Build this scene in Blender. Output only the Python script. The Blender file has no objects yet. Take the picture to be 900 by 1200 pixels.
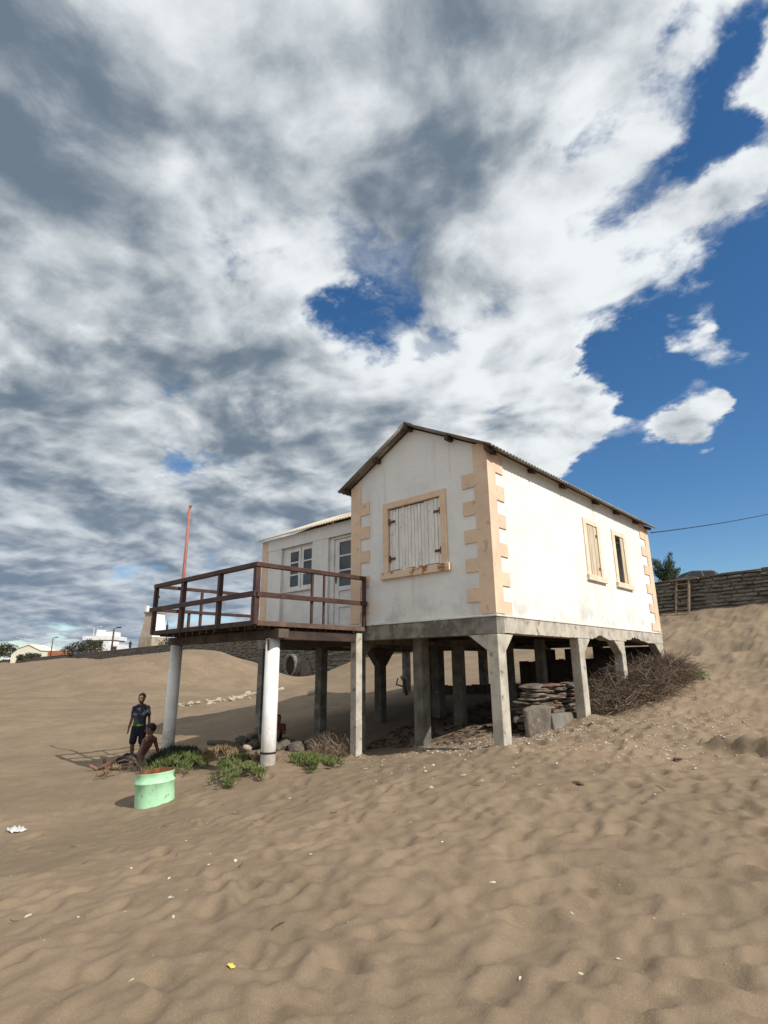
import bpy, bmesh, math, random
import numpy as np
from mathutils import Vector, Matrix

sc = bpy.context.scene
COL = sc.collection
rad = math.radians

# ------------------------------------------------------------------ camera
CAM = (4.6118, -7.4776, 1.1846)
YAW, PITCH, ROLL = 0.7472, 0.2723, -0.0095
cam_d = bpy.data.cameras.new('camera')
cam_d.sensor_fit = 'VERTICAL'
cam_d.sensor_height = 36.0
cam_d.sensor_width = 27.0
cam_d.lens = 651.6 / 1200 * 36
cam_d.clip_start = 0.05
cam_d.clip_end = 3000
cam = bpy.data.objects.new('camera', cam_d)
COL.objects.link(cam)
fw = Vector((-math.sin(YAW) * math.cos(PITCH), math.cos(YAW) * math.cos(PITCH), math.sin(PITCH)))
rt0 = Vector((math.cos(YAW), math.sin(YAW), 0))
up0 = rt0.cross(fw)
rt = rt0 * math.cos(ROLL) + up0 * math.sin(ROLL)
up = rt.cross(fw)
M = Matrix((rt, up, -fw)).transposed().to_4x4()
M.translation = Vector(CAM)
cam.matrix_world = M
sc.camera = cam

# ------------------------------------------------------------------ colour management
sc.view_settings.view_transform = 'Standard'
sc.view_settings.look = 'None'
sc.view_settings.exposure = 0.0
sc.view_settings.gamma = 1.0
sc.view_settings.use_curve_mapping = False
try:
    sc.cycles.use_denoising = True
    sc.cycles.max_bounces = 6
    sc.cycles.diffuse_bounces = 3
    sc.cycles.caustics_reflective = False
    sc.cycles.caustics_refractive = False
except Exception:
    pass

# ------------------------------------------------------------------ sun
SUN_EL, SUN_AZ = 40.5, 0.8            # degrees; azimuth counted from +X towards +Y
sd = Vector((math.cos(rad(SUN_EL)) * math.cos(rad(SUN_AZ)), math.cos(rad(SUN_EL)) * math.sin(rad(SUN_AZ)), math.sin(rad(SUN_EL))))
sun_l = bpy.data.lights.new('sun', 'SUN')
sun_l.energy = 4.7
sun_l.angle = rad(0.5)
sun_l.color = (1.0, 0.955, 0.885)
sun = bpy.data.objects.new('sun', sun_l)
COL.objects.link(sun)
sun.rotation_mode = 'QUATERNION'
sun.rotation_quaternion = sd.to_track_quat('Z', 'Y')
sun.location = (20, 0, 20)

# ------------------------------------------------------------------ world: sky with clouds
world = bpy.data.worlds.new('World')
sc.world = world
world.use_nodes = True


class NT:
    """tiny expression helper on a node tree"""
    def __init__(self, tree):
        self.t = tree
        self.t.nodes.clear()

    def node(self, typ, **kw):
        n = self.t.nodes.new(typ)
        for k, v in kw.items():
            setattr(n, k, v)
        return n

    def link(self, a, b):
        self.t.links.new(a, b)

    def _set(self, sock, v):
        if hasattr(v, 'is_linked') or isinstance(v, bpy.types.NodeSocket):
            self.t.links.new(v, sock)
        else:
            sock.default_value = v

    def m(self, op, a, b=0.0, c=0.0, clamp=False):
        n = self.node('ShaderNodeMath', operation=op, use_clamp=clamp)
        self._set(n.inputs[0], a)
        self._set(n.inputs[1], b)
        self._set(n.inputs[2], c)
        return n.outputs[0]

    def v(self, op, a, b=None, scale=None):
        n = self.node('ShaderNodeVectorMath', operation=op)
        self._set(n.inputs[0], a)
        if b is not None:
            self._set(n.inputs[1], b)
        if scale is not None:
            self._set(n.inputs['Scale'], scale)
        return n.outputs['Value'] if op in ('DOT_PRODUCT', 'LENGTH') else n.outputs['Vector']

    def ramp(self, x, lo, hi, a=0.0, b=1.0, smooth=True):
        n = self.node('ShaderNodeMapRange')
        n.interpolation_type = 'SMOOTHSTEP' if smooth else 'LINEAR'
        n.clamp = True
        self._set(n.inputs['Value'], x)
        n.inputs['From Min'].default_value = lo
        n.inputs['From Max'].default_value = hi
        n.inputs['To Min'].default_value = a
        n.inputs['To Max'].default_value = b
        return n.outputs['Result']

    def noise(self, vec, scale, detail=4.0, rough=0.55, dist=0.0, lac=2.0, dims='3D'):
        n = self.node('ShaderNodeTexNoise', noise_dimensions=dims)
        if vec is not None:
            self._set(n.inputs['Vector'], vec)
        n.inputs['Scale'].default_value = scale
        n.inputs['Detail'].default_value = detail
        n.inputs['Roughness'].default_value = rough
        n.inputs['Lacunarity'].default_value = lac
        n.inputs['Distortion'].default_value = dist
        return n.outputs['Fac']

    def mix(self, f, a, b, blend='MIX'):
        n = self.node('ShaderNodeMix', data_type='RGBA', blend_type=blend)
        self._set(n.inputs[0], f)
        for s, v in ((n.inputs[6], a), (n.inputs[7], b)):
            if isinstance(v, bpy.types.NodeSocket):
                self.t.links.new(v, s)
            else:
                s.default_value = (v[0], v[1], v[2], 1)
        return n.outputs[2]


def sky_dir(az, el):
    """direction in the sky: azimuth in degrees left of +Y, elevation in degrees"""
    a, e = rad(az), rad(el)
    return (-math.sin(a) * math.cos(e), math.cos(a) * math.cos(e), math.sin(e))


W = NT(world.node_tree)
tc = W.node('ShaderNodeTexCoord')
dirv = W.v('NORMALIZE', tc.outputs['Generated'])
sep = W.node('ShaderNodeSeparateXYZ')
W.link(dirv, sep.inputs[0])
dz = W.m('ADD', W.m('MAXIMUM', sep.outputs[2], 0.0), 0.21)
comb = W.node('ShaderNodeCombineXYZ')
W.link(W.m('DIVIDE', sep.outputs[0], dz), comb.inputs[0])
W.link(W.m('DIVIDE', sep.outputs[1], dz), comb.inputs[1])
plane = comb.outputs[0]                         # position on the flat cloud layer overhead
bw = W.node('ShaderNodeTexNoise')
W.link(plane, bw.inputs['Vector'])
bw.inputs['Scale'].default_value = 3.0
bw.inputs['Detail'].default_value = 6.0
bw.inputs['Roughness'].default_value = 0.6
dirw = W.v('NORMALIZE', W.v('ADD', dirv, W.v('SCALE', W.v('SUBTRACT', bw.outputs['Color'], (0.5, 0.5, 0.5)), scale=W.ramp(sep.outputs[2], 0.25, 0.85, 0.12, 0.42, False))))
# (azimuth, elevation, radius, cover, darkness): masses and clearings of this sky, plus unseen bright clouds as fill
CLOUDS = [
    (28.7, 23.1, 3.3, 0.3, -0.1), (19.9, 24.8, 3.1, -0.15, 0), (78.1, 45.3, 13.7, 0.13, 0.05), (53.8, 53.2, 12.9, 0.12, 0.08), (24.9, 54.4, 11.0, 0.08, 0.06),
    (70.5, 31.3, 15.7, 0.13, 0.05), (73.6, 10.7, 13.4, 0.13, 0.09), (55.3, 14.5, 12.7, 0.1, 0.02), (62.9, 40.8, 12.0, 0.08, -0.05), (40.1, 49.3, 5.7, 0.12, 0.22),
    (82.1, 45.5, 4.8, 0, 0.1), (72.4, 33.1, 5.2, 0.05, 0.16), (63.7, 31.9, 4.6, 0.05, 0.14), (45.8, 57.3, 3.4, 0.05, 0.1), (75.1, 39.3, 3.8, 0, 0.1),
    (66.0, 53.9, 3.4, 0.05, -0.16), (54.2, 45.0, 5.3, 0.06, -0.2), (70.8, 48.1, 2.4, 0, -0.1), (68.7, 36.1, 2.5, 0, -0.14), (76.9, 28.2, 4.0, 0, -0.14),
    (57.7, 37.3, 4.5, 0.02, -0.06), (12.7, 44.1, 6.5, 0.08, -0.12), (18.4, 35.4, 6.4, 0.12, -0.14), (26.8, 42.6, 7.8, 0.02, -0.06), (32.8, 31.8, 4.7, 0.4, -0.2),
    (27.6, 31.0, 3.2, 0.4, -0.18), (37.9, 26.8, 5.1, 0.18, -0.08), (45.6, 27.7, 5.9, 0.1, 0.05), (21.0, 23.7, 2.5, 0.95, -0.2), (25.2, 22.7, 2.3, 0.6, -0.15),
    (11.9, 19.8, 2.4, 1, -0.18), (15.2, 20.7, 1.6, 0.5, -0.1), (5.0, 38.8, 2.6, 0.5, -0.2), (9.1, 39.4, 2.5, 0.12, -0.1), (8.3, 26.5, 1.7, 0.42, -0.15),
    (11.1, 27.6, 1.4, 0.2, -0.1), (0.4, 45.7, 1.8, 0.5, -0.2), (11.4, 23.7, 1.0, 0.4, -0.2), (9.6, 22.6, 0.8, 0.35, -0.2), (8.5, 29.8, 1.2, 0.35, -0.1),
    (22.5, 27.8, 1.4, 0.6, -0.2), (43.6, 34.1, 3.9, -0.4, 0), (47.6, 34.6, 1.9, -0.2, 0), (21.7, 48.8, 2.4, -0.3, 0), (15.7, 40.4, 2.0, -0.16, 0),
    (10.2, 48.7, 1.5, -0.12, 0), (47.3, 43.4, 2.5, -0.16, 0), (50.0, 46.0, 1.7, -0.12, 0), (2.2, 49.5, 2.5, -0.3, 0), (3.1, 32.2, 3.6, -0.4, 0),
    (16.6, 13.8, 9.1, -0.4, 0), (7.1, 16.9, 4.6, -0.25, 0), (29.8, 26.8, 2.0, -0.24, 0), (19.1, 27.1, 2.1, -0.26, 0), (75.6, 24.5, 2.1, -0.2, 0),
    (63.4, 20.2, 2.7, -0.2, 0), (57.3, 18.3, 1.7, -0.22, 0), (71.6, 22.2, 1.6, -0.15, 0), (4.5, 43.7, 2.8, -0.5, 0), (9.5, 9.9, 10.9, -0.36, 0),
    (12.0, 24.8, 3.3, -0.26, 0), (26.3, 11.5, 7.4, -0.2, 0), (32.2, 26.4, 2.0, -0.15, 0), (35.2, 40.7, 2.0, -0.1, 0), (-140, 50, 34, 0.22, -0.22),
    (-70, 50, 28, 0.05, -0.1), (150, 50, 30, 0.2, -0.18), (-160, 28, 22, 0.1, -0.1),  # closing entries: unseen bright cloud outside the view, added to fill the shade
]
acc_c, acc_d = 0.0, 0.0
for az, el, r, cv, dk in CLOUDS:
    s2 = 2 * rad(r) ** 2
    dot = W.v('DOT_PRODUCT', dirw, sky_dir(az, el))
    e = W.m('EXPONENT', W.m('MULTIPLY_ADD', dot, 2 / s2, -2 / s2))
    if cv:
        acc_c = W.m('MULTIPLY_ADD', e, cv, acc_c)
    if dk:
        acc_d = W.m('MULTIPLY_ADD', e, dk, acc_d)
plane_s = W.node('ShaderNodeMapping')
W.link(plane, plane_s.inputs[0])
plane_s.inputs['Rotation'].default_value = (0, 0, rad(-25))
plane_s.inputs['Scale'].default_value = (1.05, 1.12, 1)
pv = plane_s.outputs[0]
warp = W.node('ShaderNodeTexNoise')
W.link(pv, warp.inputs['Vector'])
warp.inputs['Scale'].default_value = 1.7
warp.inputs['Detail'].default_value = 3.0
wv = W.v('SCALE', W.v('SUBTRACT', warp.outputs['Color'], (0.5, 0.5, 0.5)), scale=0.26)
pw = W.v('ADD', pv, wv)


def billow(vec, scale):
    """rounded cauliflower heads: inverted cell distance, a few octaves"""
    n = W.node('ShaderNodeTexVoronoi', feature='SMOOTH_F1', voronoi_dimensions='2D')
    n.normalize = True
    W.link(vec, n.inputs['Vector'])
    n.inputs['Scale'].default_value = scale
    n.inputs['Detail'].default_value = 2.0
    n.inputs['Roughness'].default_value = 0.52
    n.inputs['Lacunarity'].default_value = 2.3
    n.inputs['Smoothness'].default_value = 0.35
    return W.m('SUBTRACT', 0.5, n.outputs['Distance'])


n_big = W.noise(pw, 1.9, 10.0, 0.58)
poff = W.v('ADD', pw, (0.085, -0.045, 0.0))
b_0 = billow(pw, 3.4)
b_1 = billow(poff, 3.4)
n_s = W.m('MULTIPLY_ADD', b_0, 0.42, W.noise(pw, 1.9, 6.0, 0.52))
n_off = W.m('MULTIPLY_ADD', b_1, 0.42, W.noise(poff, 1.9, 6.0, 0.52))
n_fine = W.noise(pw, 5.0, 11.0, 0.69)
acc_c = W.m('MINIMUM', W.m('MULTIPLY', acc_c, 0.72), 0.20)
acc_d = W.m('MULTIPLY', acc_d, 0.85)
field = W.m('ADD', W.m('MULTIPLY_ADD', n_fine, 0.24, W.m('MULTIPLY_ADD', n_big, 1.45, -0.27)), acc_c)
field = W.m('MULTIPLY_ADD', b_0, 0.30, field)
alpha = W.ramp(field, 0.54, 0.71)
wisp = W.m('MULTIPLY', W.ramp(W.m('ADD', W.noise(pw, 3.2, 8.0, 0.68, 0.8), acc_c), 0.46, 0.80), 0.62)
alpha = W.m('MAXIMUM', alpha, wisp)
thick = W.ramp(W.m('ADD', field, acc_d), 0.50, 1.02, smooth=False)
lit = W.m('MULTIPLY', W.m('SUBTRACT', n_s, n_off), 4.6)
shade = W.m('SUBTRACT', W.m('MULTIPLY_ADD', n_fine, -1.75, W.m('ADD', thick, 0.90)), lit)
shade = W.ramp(shade, -0.20, 1.38)
ccol = W.mix(shade, (0.86, 0.90, 0.92), (0.158, 0.208, 0.268))
# cloud far down the sky is seen through more air and turns bluer
low = W.ramp(sep.outputs[2], 0.02, 0.40, 1.0, 0.0)
ccol = W.mix(W.m('MULTIPLY', low, 0.45), ccol, (0.25, 0.33, 0.45))
bg_c = W.node('ShaderNodeBackground')
W.link(ccol, bg_c.inputs['Color'])
bg_c.inputs['Strength'].default_value = 1.0
sky = W.node('ShaderNodeTexSky', sky_type='NISHITA')
sky.sun_disc = False
sky.sun_elevation = rad(SUN_EL)
sky.sun_rotation = rad(90 - SUN_AZ)
sky.air_density = 1.0
sky.dust_density = 0.15
sky.ozone_density = 3.5
bg_s = W.node('ShaderNodeBackground')
hs = W.node('ShaderNodeHueSaturation')
hs.inputs['Saturation'].default_value = 1.22
hs.inputs['Value'].default_value = 1.0
W.link(sky.outputs[0], hs.inputs['Color'])
W.link(hs.outputs[0], bg_s.inputs['Color'])
bg_s.inputs['Strength'].default_value = 0.115
mixs = W.node('ShaderNodeMixShader')
W.link(alpha, mixs.inputs[0])
W.link(bg_s.outputs[0], mixs.inputs[1])
W.link(bg_c.outputs[0], mixs.inputs[2])
wo = W.node('ShaderNodeOutputWorld')
W.link(mixs.outputs[0], wo.inputs['Surface'])
try:
    world.cycles.sampling_method = 'MANUAL'
    world.cycles.sample_map_resolution = 512
except Exception:
    pass

# ------------------------------------------------------------------ helpers: noise
RNG = np.random.RandomState(7)
PERM = RNG.permutation(512)
PERM = np.concatenate([PERM, PERM, PERM])
ANG = RNG.rand(512) * 2 * np.pi
GX, GY = np.cos(ANG), np.sin(ANG)


def perlin(x, y):
    x = np.asarray(x, float); y = np.asarray(y, float)
    xi = np.floor(x).astype(int); yi = np.floor(y).astype(int)
    xf = x - xi; yf = y - yi
    u = xf ** 3 * (xf * (xf * 6 - 15) + 10); v = yf ** 3 * (yf * (yf * 6 - 15) + 10)

    def g(ix, iy, dx, dy):
        h = PERM[PERM[ix & 511] + (iy & 511)] & 511
        return GX[h] * dx + GY[h] * dy
    a = g(xi, yi, xf, yf); b = g(xi + 1, yi, xf - 1, yf)
    c = g(xi, yi + 1, xf, yf - 1); d = g(xi + 1, yi + 1, xf - 1, yf - 1)
    return (a + (b - a) * u) * (1 - v) + (c + (d - c) * u) * v


def fbm(x, y, octaves=4, gain=0.5):
    s = 0; a = 1.0
    for i in range(octaves):
        s = s + a * perlin(x * 2 ** i + 17.3 * i, y * 2 ** i - 9.1 * i)
        a *= gain
    return s


def sstep(x, a, b):
    t = np.clip((np.asarray(x, float) - a) / (b - a), 0, 1)
    return t * t * (3 - 2 * t)


# ------------------------------------------------------------------ helpers: meshes
class MB:
    def __init__(self):
        self.v = []
        self.f = []

    def add(self, vs, fs):
        o = len(self.v)
        self.v.extend([tuple(p) for p in vs])
        self.f.extend([tuple(i + o for i in q) for q in fs])
        return self

    def box(self, x0, x1, y0, y1, z0, z1):
        return self.add([(x0, y0, z0), (x1, y0, z0), (x1, y1, z0), (x0, y1, z0), (x0, y0, z1), (x1, y0, z1), (x1, y1, z1), (x0, y1, z1)],
                        [(0, 3, 2, 1), (4, 5, 6, 7), (0, 1, 5, 4), (1, 2, 6, 5), (2, 3, 7, 6), (3, 0, 4, 7)])

    def prism(self, poly, axis, a, b):
        """poly: 2D points in the other two axes (in xyz order), extruded from a to b on axis"""
        def P(p, t):
            return (t, p[0], p[1]) if axis == 'x' else (p[0], t, p[1]) if axis == 'y' else (p[0], p[1], t)
        n = len(poly)
        vs = [P(p, a) for p in poly] + [P(p, b) for p in poly]
        fs = [tuple(range(n))[::-1], tuple(range(n, 2 * n))] + [(i, (i + 1) % n, n + (i + 1) % n, n + i) for i in range(n)]
        return self.add(vs, fs)

    def bar(self, p, q, w, h, upv=(0, 0, 1)):
        p, q = Vector(p), Vector(q)
        d = (q - p).normalized()
        s = d.cross(Vector(upv))
        if s.length < 1e-4:
            s = d.cross(Vector((0, 1, 0)))
        s.normalize()
        u = s.cross(d)
        vs = []
        for c in (p, q):
            for a, b in ((-1, -1), (1, -1), (1, 1), (-1, 1)):
                vs.append(c + s * (a * w / 2) + u * (b * h / 2))
        return self.add(vs, [(3, 2, 1, 0), (4, 5, 6, 7), (0, 1, 5, 4), (1, 2, 6, 5), (2, 3, 7, 6), (3, 0, 4, 7)])

    def tube(self, pts, radii, n=12, cap=True):
        pts = [Vector(p) for p in pts]
        if not isinstance(radii, (list, tuple)):
            radii = [radii] * len(pts)
        vs, fs = [], []
        ref = None
        for i, p in enumerate(pts):
            d = (pts[min(i + 1, len(pts) - 1)] - pts[max(i - 1, 0)]).normalized()
            if ref is None:
                ref = Vector((0, 0, 1)) if abs(d.z) < 0.9 else Vector((1, 0, 0))
            s = d.cross(ref).normalized()
            u = s.cross(d).normalized()
            for k in range(n):
                a = 2 * math.pi * k / n
                vs.append(p + (s * math.cos(a) + u * math.sin(a)) * radii[i])
        for i in range(len(pts) - 1):
            for k in range(n):
                fs.append((i * n + k, i * n + (k + 1) % n, (i + 1) * n + (k + 1) % n, (i + 1) * n + k))
        if cap:
            fs.append(tuple(range(n))[::-1])
            fs.append(tuple(range((len(pts) - 1) * n, len(pts) * n)))
        return self.add(vs, fs)

    def ell(self, c, r, nu=14, nv=9, rot=None):
        vs, fs = [], []
        for j in range(nv + 1):
            t = math.pi * j / nv
            for i in range(nu):
                a = 2 * math.pi * i / nu
                p = Vector((r[0] * math.sin(t) * math.cos(a), r[1] * math.sin(t) * math.sin(a), r[2] * math.cos(t)))
                if rot:
                    p = rot @ p
                vs.append(p + Vector(c))
        for j in range(nv):
            for i in range(nu):
                fs.append((j * nu + i, (j + 1) * nu + i, (j + 1) * nu + (i + 1) % nu, j * nu + (i + 1) % nu))
        return self.add(vs, fs)

    def build(self, name, mat, parent=None, smooth=False, bevel=0.0, recalc=True):
        vs = np.array([tuple(p) for p in self.v], float)
        if parent is not None:
            o = wloc(parent)
            vs = vs - np.array(o)
        me = bpy.data.meshes.new(name)
        me.from_pydata([tuple(p) for p in vs], [], self.f)
        if recalc:
            bm = bmesh.new()
            bm.from_mesh(me)
            bmesh.ops.remove_doubles(bm, verts=bm.verts, dist=1e-5)
            bmesh.ops.recalc_face_normals(bm, faces=bm.faces)
            bm.to_mesh(me)
            bm.free()
        return link(name, me, mat, parent, smooth, bevel)


def wloc(o):
    p = Vector((0, 0, 0))
    while o is not None:
        p = p + o.location
        o = o.parent
    return p


def link(name, me, mat, parent=None, smooth=False, bevel=0.0):
    ob = bpy.data.objects.new(name, me)
    COL.objects.link(ob)
    if mat is not None:
        me.materials.append(mat)
    if smooth:
        me.polygons.foreach_set('use_smooth', [True] * len(me.polygons))
    if bevel:
        b = ob.modifiers.new('bevel', 'BEVEL')
        b.width = bevel
        b.segments = 2
        b.limit_method = 'ANGLE'
    if parent is not None:
        ob.parent = parent
    return ob


def tag(o, label, cat, group=None, kind=None):
    if label:
        o['label'] = label
    if cat:
        o['category'] = cat
    if group:
        o['group'] = group
    if kind:
        o['kind'] = kind
    return o


def thing(name, label, cat, loc=(0, 0, 0), group=None):
    o = bpy.data.objects.new(name, None)
    o.empty_display_size = 0.2
    COL.objects.link(o)
    o.location = loc
    return tag(o, label, cat, group)


def structure(o):
    o['kind'] = 'structure'
    return o


def copy_tree(o, parent=None):
    c = o.copy()
    COL.objects.link(c)
    c.parent = parent
    for ch in list(o.children):
        copy_tree(ch, c)
    return c


# ------------------------------------------------------------------ materials
def material(name, base, var=None, rough=0.85, scale=3.0, bump=0.0, bscale=30.0, var2=None, scale2=20.0, metallic=0.0, detail=5.0,
             spec=0.3, lo=0.35, hi=0.65, stretch=None, lo2=0.55, hi2=0.7, bdetail=4.0, bdist=0.01, transl=0.0):
    m = bpy.data.materials.new(name)
    m.use_nodes = True
    T = NT(m.node_tree)
    tcn = T.node('ShaderNodeTexCoord')
    vec = tcn.outputs['Object']
    if stretch:
        mp = T.node('ShaderNodeMapping')
        T.link(vec, mp.inputs[0])
        mp.inputs['Scale'].default_value = stretch
        vec = mp.outputs[0]
    col = base
    if var is not None:
        col = T.mix(T.ramp(T.noise(vec, scale, detail, 0.6), lo, hi), base, var)
    if var2 is not None:
        col = T.mix(T.ramp(T.noise(vec, scale2, 5, 0.65), lo2, hi2), col, var2)
    bs = T.node('ShaderNodeBsdfPrincipled')
    if isinstance(col, tuple):
        bs.inputs['Base Color'].default_value = (*col, 1)
    else:
        T.link(col, bs.inputs['Base Color'])
    bs.inputs['Roughness'].default_value = rough
    bs.inputs['Metallic'].default_value = metallic
    bs.inputs['Specular IOR Level'].default_value = spec
    if bump:
        bn = T.node('ShaderNodeBump')
        bn.inputs['Strength'].default_value = bump
        bn.inputs['Distance'].default_value = bdist
        T.link(T.noise(vec, bscale, bdetail, 0.6), bn.inputs['Height'])
        T.link(bn.outputs[0], bs.inputs['Normal'])
    out = T.node('ShaderNodeOutputMaterial')
    if transl:
        tr = T.node('ShaderNodeBsdfTranslucent')
        if isinstance(col, tuple):
            tr.inputs['Color'].default_value = (*col, 1)
        else:
            T.link(col, tr.inputs['Color'])
        ms = T.node('ShaderNodeMixShader')
        ms.inputs[0].default_value = transl
        T.link(bs.outputs[0], ms.inputs[1])
        T.link(tr.outputs[0], ms.inputs[2])
        T.link(ms.outputs[0], out.inputs['Surface'])
    else:
        T.link(bs.outputs[0], out.inputs['Surface'])
    return m


def plaster_material():
    m = bpy.data.materials.new('white_plaster')
    m.use_nodes = True
    T = NT(m.node_tree)
    vec = T.node('ShaderNodeTexCoord').outputs['Object']
    col = T.mix(T.ramp(T.noise(vec, 0.9, 6, 0.62), 0.38, 0.68), (0.77, 0.76, 0.735), (0.68, 0.67, 0.64))
    mp = T.node('ShaderNodeMapping')
    T.link(vec, mp.inputs[0])
    mp.inputs['Scale'].default_value = (5.0, 5.0, 0.55)
    col = T.mix(T.m('MULTIPLY', T.ramp(T.noise(mp.outputs[0], 1.3, 5, 0.6), 0.54, 0.76), 0.55), col, (0.55, 0.53, 0.48))
    col = T.mix(T.m('MULTIPLY', T.ramp(T.noise(vec, 26, 3, 0.6), 0.60, 0.72), 0.35), col, (0.60, 0.58, 0.53))
    sp = T.node('ShaderNodeSeparateXYZ')
    T.link(vec, sp.inputs[0])
    # splashed grey dirt along the foot of the walls
    foot = T.m('MULTIPLY', T.ramp(sp.outputs[2], 1.95, 2.75, 1.0, 0.0), T.ramp(T.noise(vec, 2.2, 5, 0.65), 0.40, 0.66))
    col = T.mix(T.m('MULTIPLY', foot, 0.75), col, (0.50, 0.49, 0.45))
    bs = T.node('ShaderNodeBsdfPrincipled')
    T.link(col, bs.inputs['Base Color'])
    bs.inputs['Roughness'].default_value = 0.9
    bs.inputs['Specular IOR Level'].default_value = 0.2
    h = T.m('ADD', T.m('MULTIPLY', T.noise(vec, 2.4, 4, 0.55), 5.5), T.m('MULTIPLY', T.noise(vec, 34, 4, 0.6), 0.6))
    bn = T.node('ShaderNodeBump')
    bn.inputs['Strength'].default_value = 0.45
    bn.inputs['Distance'].default_value = 0.012
    T.link(h, bn.inputs['Height'])
    T.link(bn.outputs[0], bs.inputs['Normal'])
    out = T.node('ShaderNodeOutputMaterial')
    T.link(bs.outputs[0], out.inputs['Surface'])
    return m


def sand_material():
    m = bpy.data.materials.new('beach_sand')
    m.use_nodes = True
    T = NT(m.node_tree)
    vec = T.node('ShaderNodeTexCoord').outputs['Object']
    col = T.mix(T.ramp(T.noise(vec, 0.45, 6, 0.65), 0.40, 0.62), (0.254, 0.188, 0.126), (0.203, 0.152, 0.103))
    col = T.mix(T.m('MULTIPLY', T.ramp(T.noise(vec, 2.6, 6, 0.65), 0.42, 0.70), 0.5), col, (0.172, 0.124, 0.082))
    col = T.mix(T.m('MULTIPLY', T.ramp(T.noise(vec, 160, 2, 0.6), 0.57, 0.70), 0.45), col, (0.42, 0.33, 0.23))
    col = T.mix(T.m('MULTIPLY', T.ramp(T.noise(vec, 210, 2, 0.6), 0.58, 0.68), 0.55), col, (0.11, 0.085, 0.065))
    bs = T.node('ShaderNodeBsdfPrincipled')
    T.link(col, bs.inputs['Base Color'])
    bs.inputs['Roughness'].default_value = 0.95
    bs.inputs['Specular IOR Level'].default_value = 0.10
    h = T.m('ADD', T.m('MULTIPLY', T.noise(vec, 9, 5, 0.6), 1.3), T.m('MULTIPLY', T.noise(vec, 150, 3, 0.7), 0.40))
    bn = T.node('ShaderNodeBump')
    bn.inputs['Strength'].default_value = 0.55
    bn.inputs['Distance'].default_value = 0.022
    T.link(h, bn.inputs['Height'])
    T.link(bn.outputs[0], bs.inputs['Normal'])
    out = T.node('ShaderNodeOutputMaterial')
    T.link(bs.outputs[0], out.inputs['Surface'])
    return m


M_PLASTER = plaster_material()
M_SAND = sand_material()
M_PEACH = material('peach_render', (0.74, 0.555, 0.395), (0.65, 0.48, 0.345), scale=2.5, bump=0.3, bscale=40, var2=(0.42, 0.32, 0.24), scale2=6, lo2=0.57, hi2=0.74)
M_PEACH_PALE = material('pale_peach_render', (0.80, 0.665, 0.50), (0.70, 0.57, 0.43), scale=3, bump=0.3, bscale=40, var2=(0.50, 0.40, 0.30), scale2=7, lo2=0.6, hi2=0.75)
M_SILL = material('peach_sill_rust', (0.70, 0.53, 0.385), (0.33, 0.13, 0.045), scale=5.0, lo=0.52, hi=0.66, bump=0.3, bscale=40)
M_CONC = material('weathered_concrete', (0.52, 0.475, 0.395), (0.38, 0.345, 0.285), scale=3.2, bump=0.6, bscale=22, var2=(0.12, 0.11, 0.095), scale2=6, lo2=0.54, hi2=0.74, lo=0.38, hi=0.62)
M_CONC_FRONT = material('mossy_dark_concrete', (0.26, 0.243, 0.205), (0.125, 0.116, 0.097), scale=4.2, bump=0.6, bscale=22, var2=(0.36, 0.34, 0.30), scale2=9, lo2=0.60, hi2=0.74, lo=0.36, hi=0.62)  # mossy mottling; base colour also darkened for shade on the sunless sides
M_CONC_DARK = material('shade_darkened_concrete', (0.155, 0.142, 0.118), (0.085, 0.078, 0.065), scale=3.5, bump=0.6, bscale=22, var2=(0.25, 0.23, 0.20), scale2=8, lo2=0.6, hi2=0.75)  # undercroft shade put into the concrete colour
M_LEDGE = material('pale_ledge', (0.74, 0.71, 0.65), (0.6, 0.57, 0.5), scale=6, bump=0.3)
M_ROOF = material('corrugated_sheet', (0.33, 0.30, 0.265), (0.22, 0.195, 0.165), scale=2.0, rough=0.75, bump=0.2, bscale=30, var2=(0.12, 0.105, 0.09), scale2=3.5)
M_ROOF_PALE = material('pale_corrugated_sheet', (0.66, 0.58, 0.44), (0.55, 0.47, 0.35), scale=2.0, rough=0.7, bump=0.2, bscale=30)
M_DARKWOOD = material('dark_timber', (0.070, 0.045, 0.034), (0.040, 0.027, 0.022), scale=4, rough=0.7, bump=0.4, bscale=30, stretch=(1, 1, 1))
M_RAIL = material('brown_stained_rail', (0.085, 0.040, 0.030), (0.050, 0.026, 0.021), scale=5, rough=0.55, bump=0.25, bscale=35)
M_DECK = material('deck_boards', (0.16, 0.105, 0.075), (0.09, 0.06, 0.045), scale=4, rough=0.8, bump=0.4, bscale=25)
M_BEAMWOOD = material('grey_deck_beam', (0.115, 0.088, 0.068), (0.05, 0.04, 0.033), scale=3, rough=0.85, bump=0.5, bscale=18)
M_SHUTTER = material('flaking_white_planks', (0.80, 0.785, 0.735), (0.68, 0.66, 0.61), scale=5, bump=0.5, bscale=30, var2=(0.27, 0.235, 0.19), scale2=12, stretch=(3, 3, 0.6), lo2=0.60, hi2=0.70)
M_SHUTTER_Y = material('cream_planks', (0.62, 0.52, 0.38), (0.52, 0.42, 0.30), scale=5, bump=0.4, bscale=30, stretch=(3, 3, 0.6))
M_RUST = material('rusty_iron', (0.20, 0.075, 0.03), (0.09, 0.04, 0.022), scale=12, rough=0.9, bump=0.4)
M_DARKGAP = material('dark_backing', (0.03, 0.026, 0.022), rough=0.95)
M_WHITEPAINT = material('white_joinery', (0.74, 0.73, 0.70), (0.62, 0.61, 0.58), scale=4, rough=0.6, bump=0.15)
M_GLASS = material('window_glass', (0.022, 0.030, 0.036), (0.05, 0.06, 0.065), scale=2, rough=0.06, spec=0.6)
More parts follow.
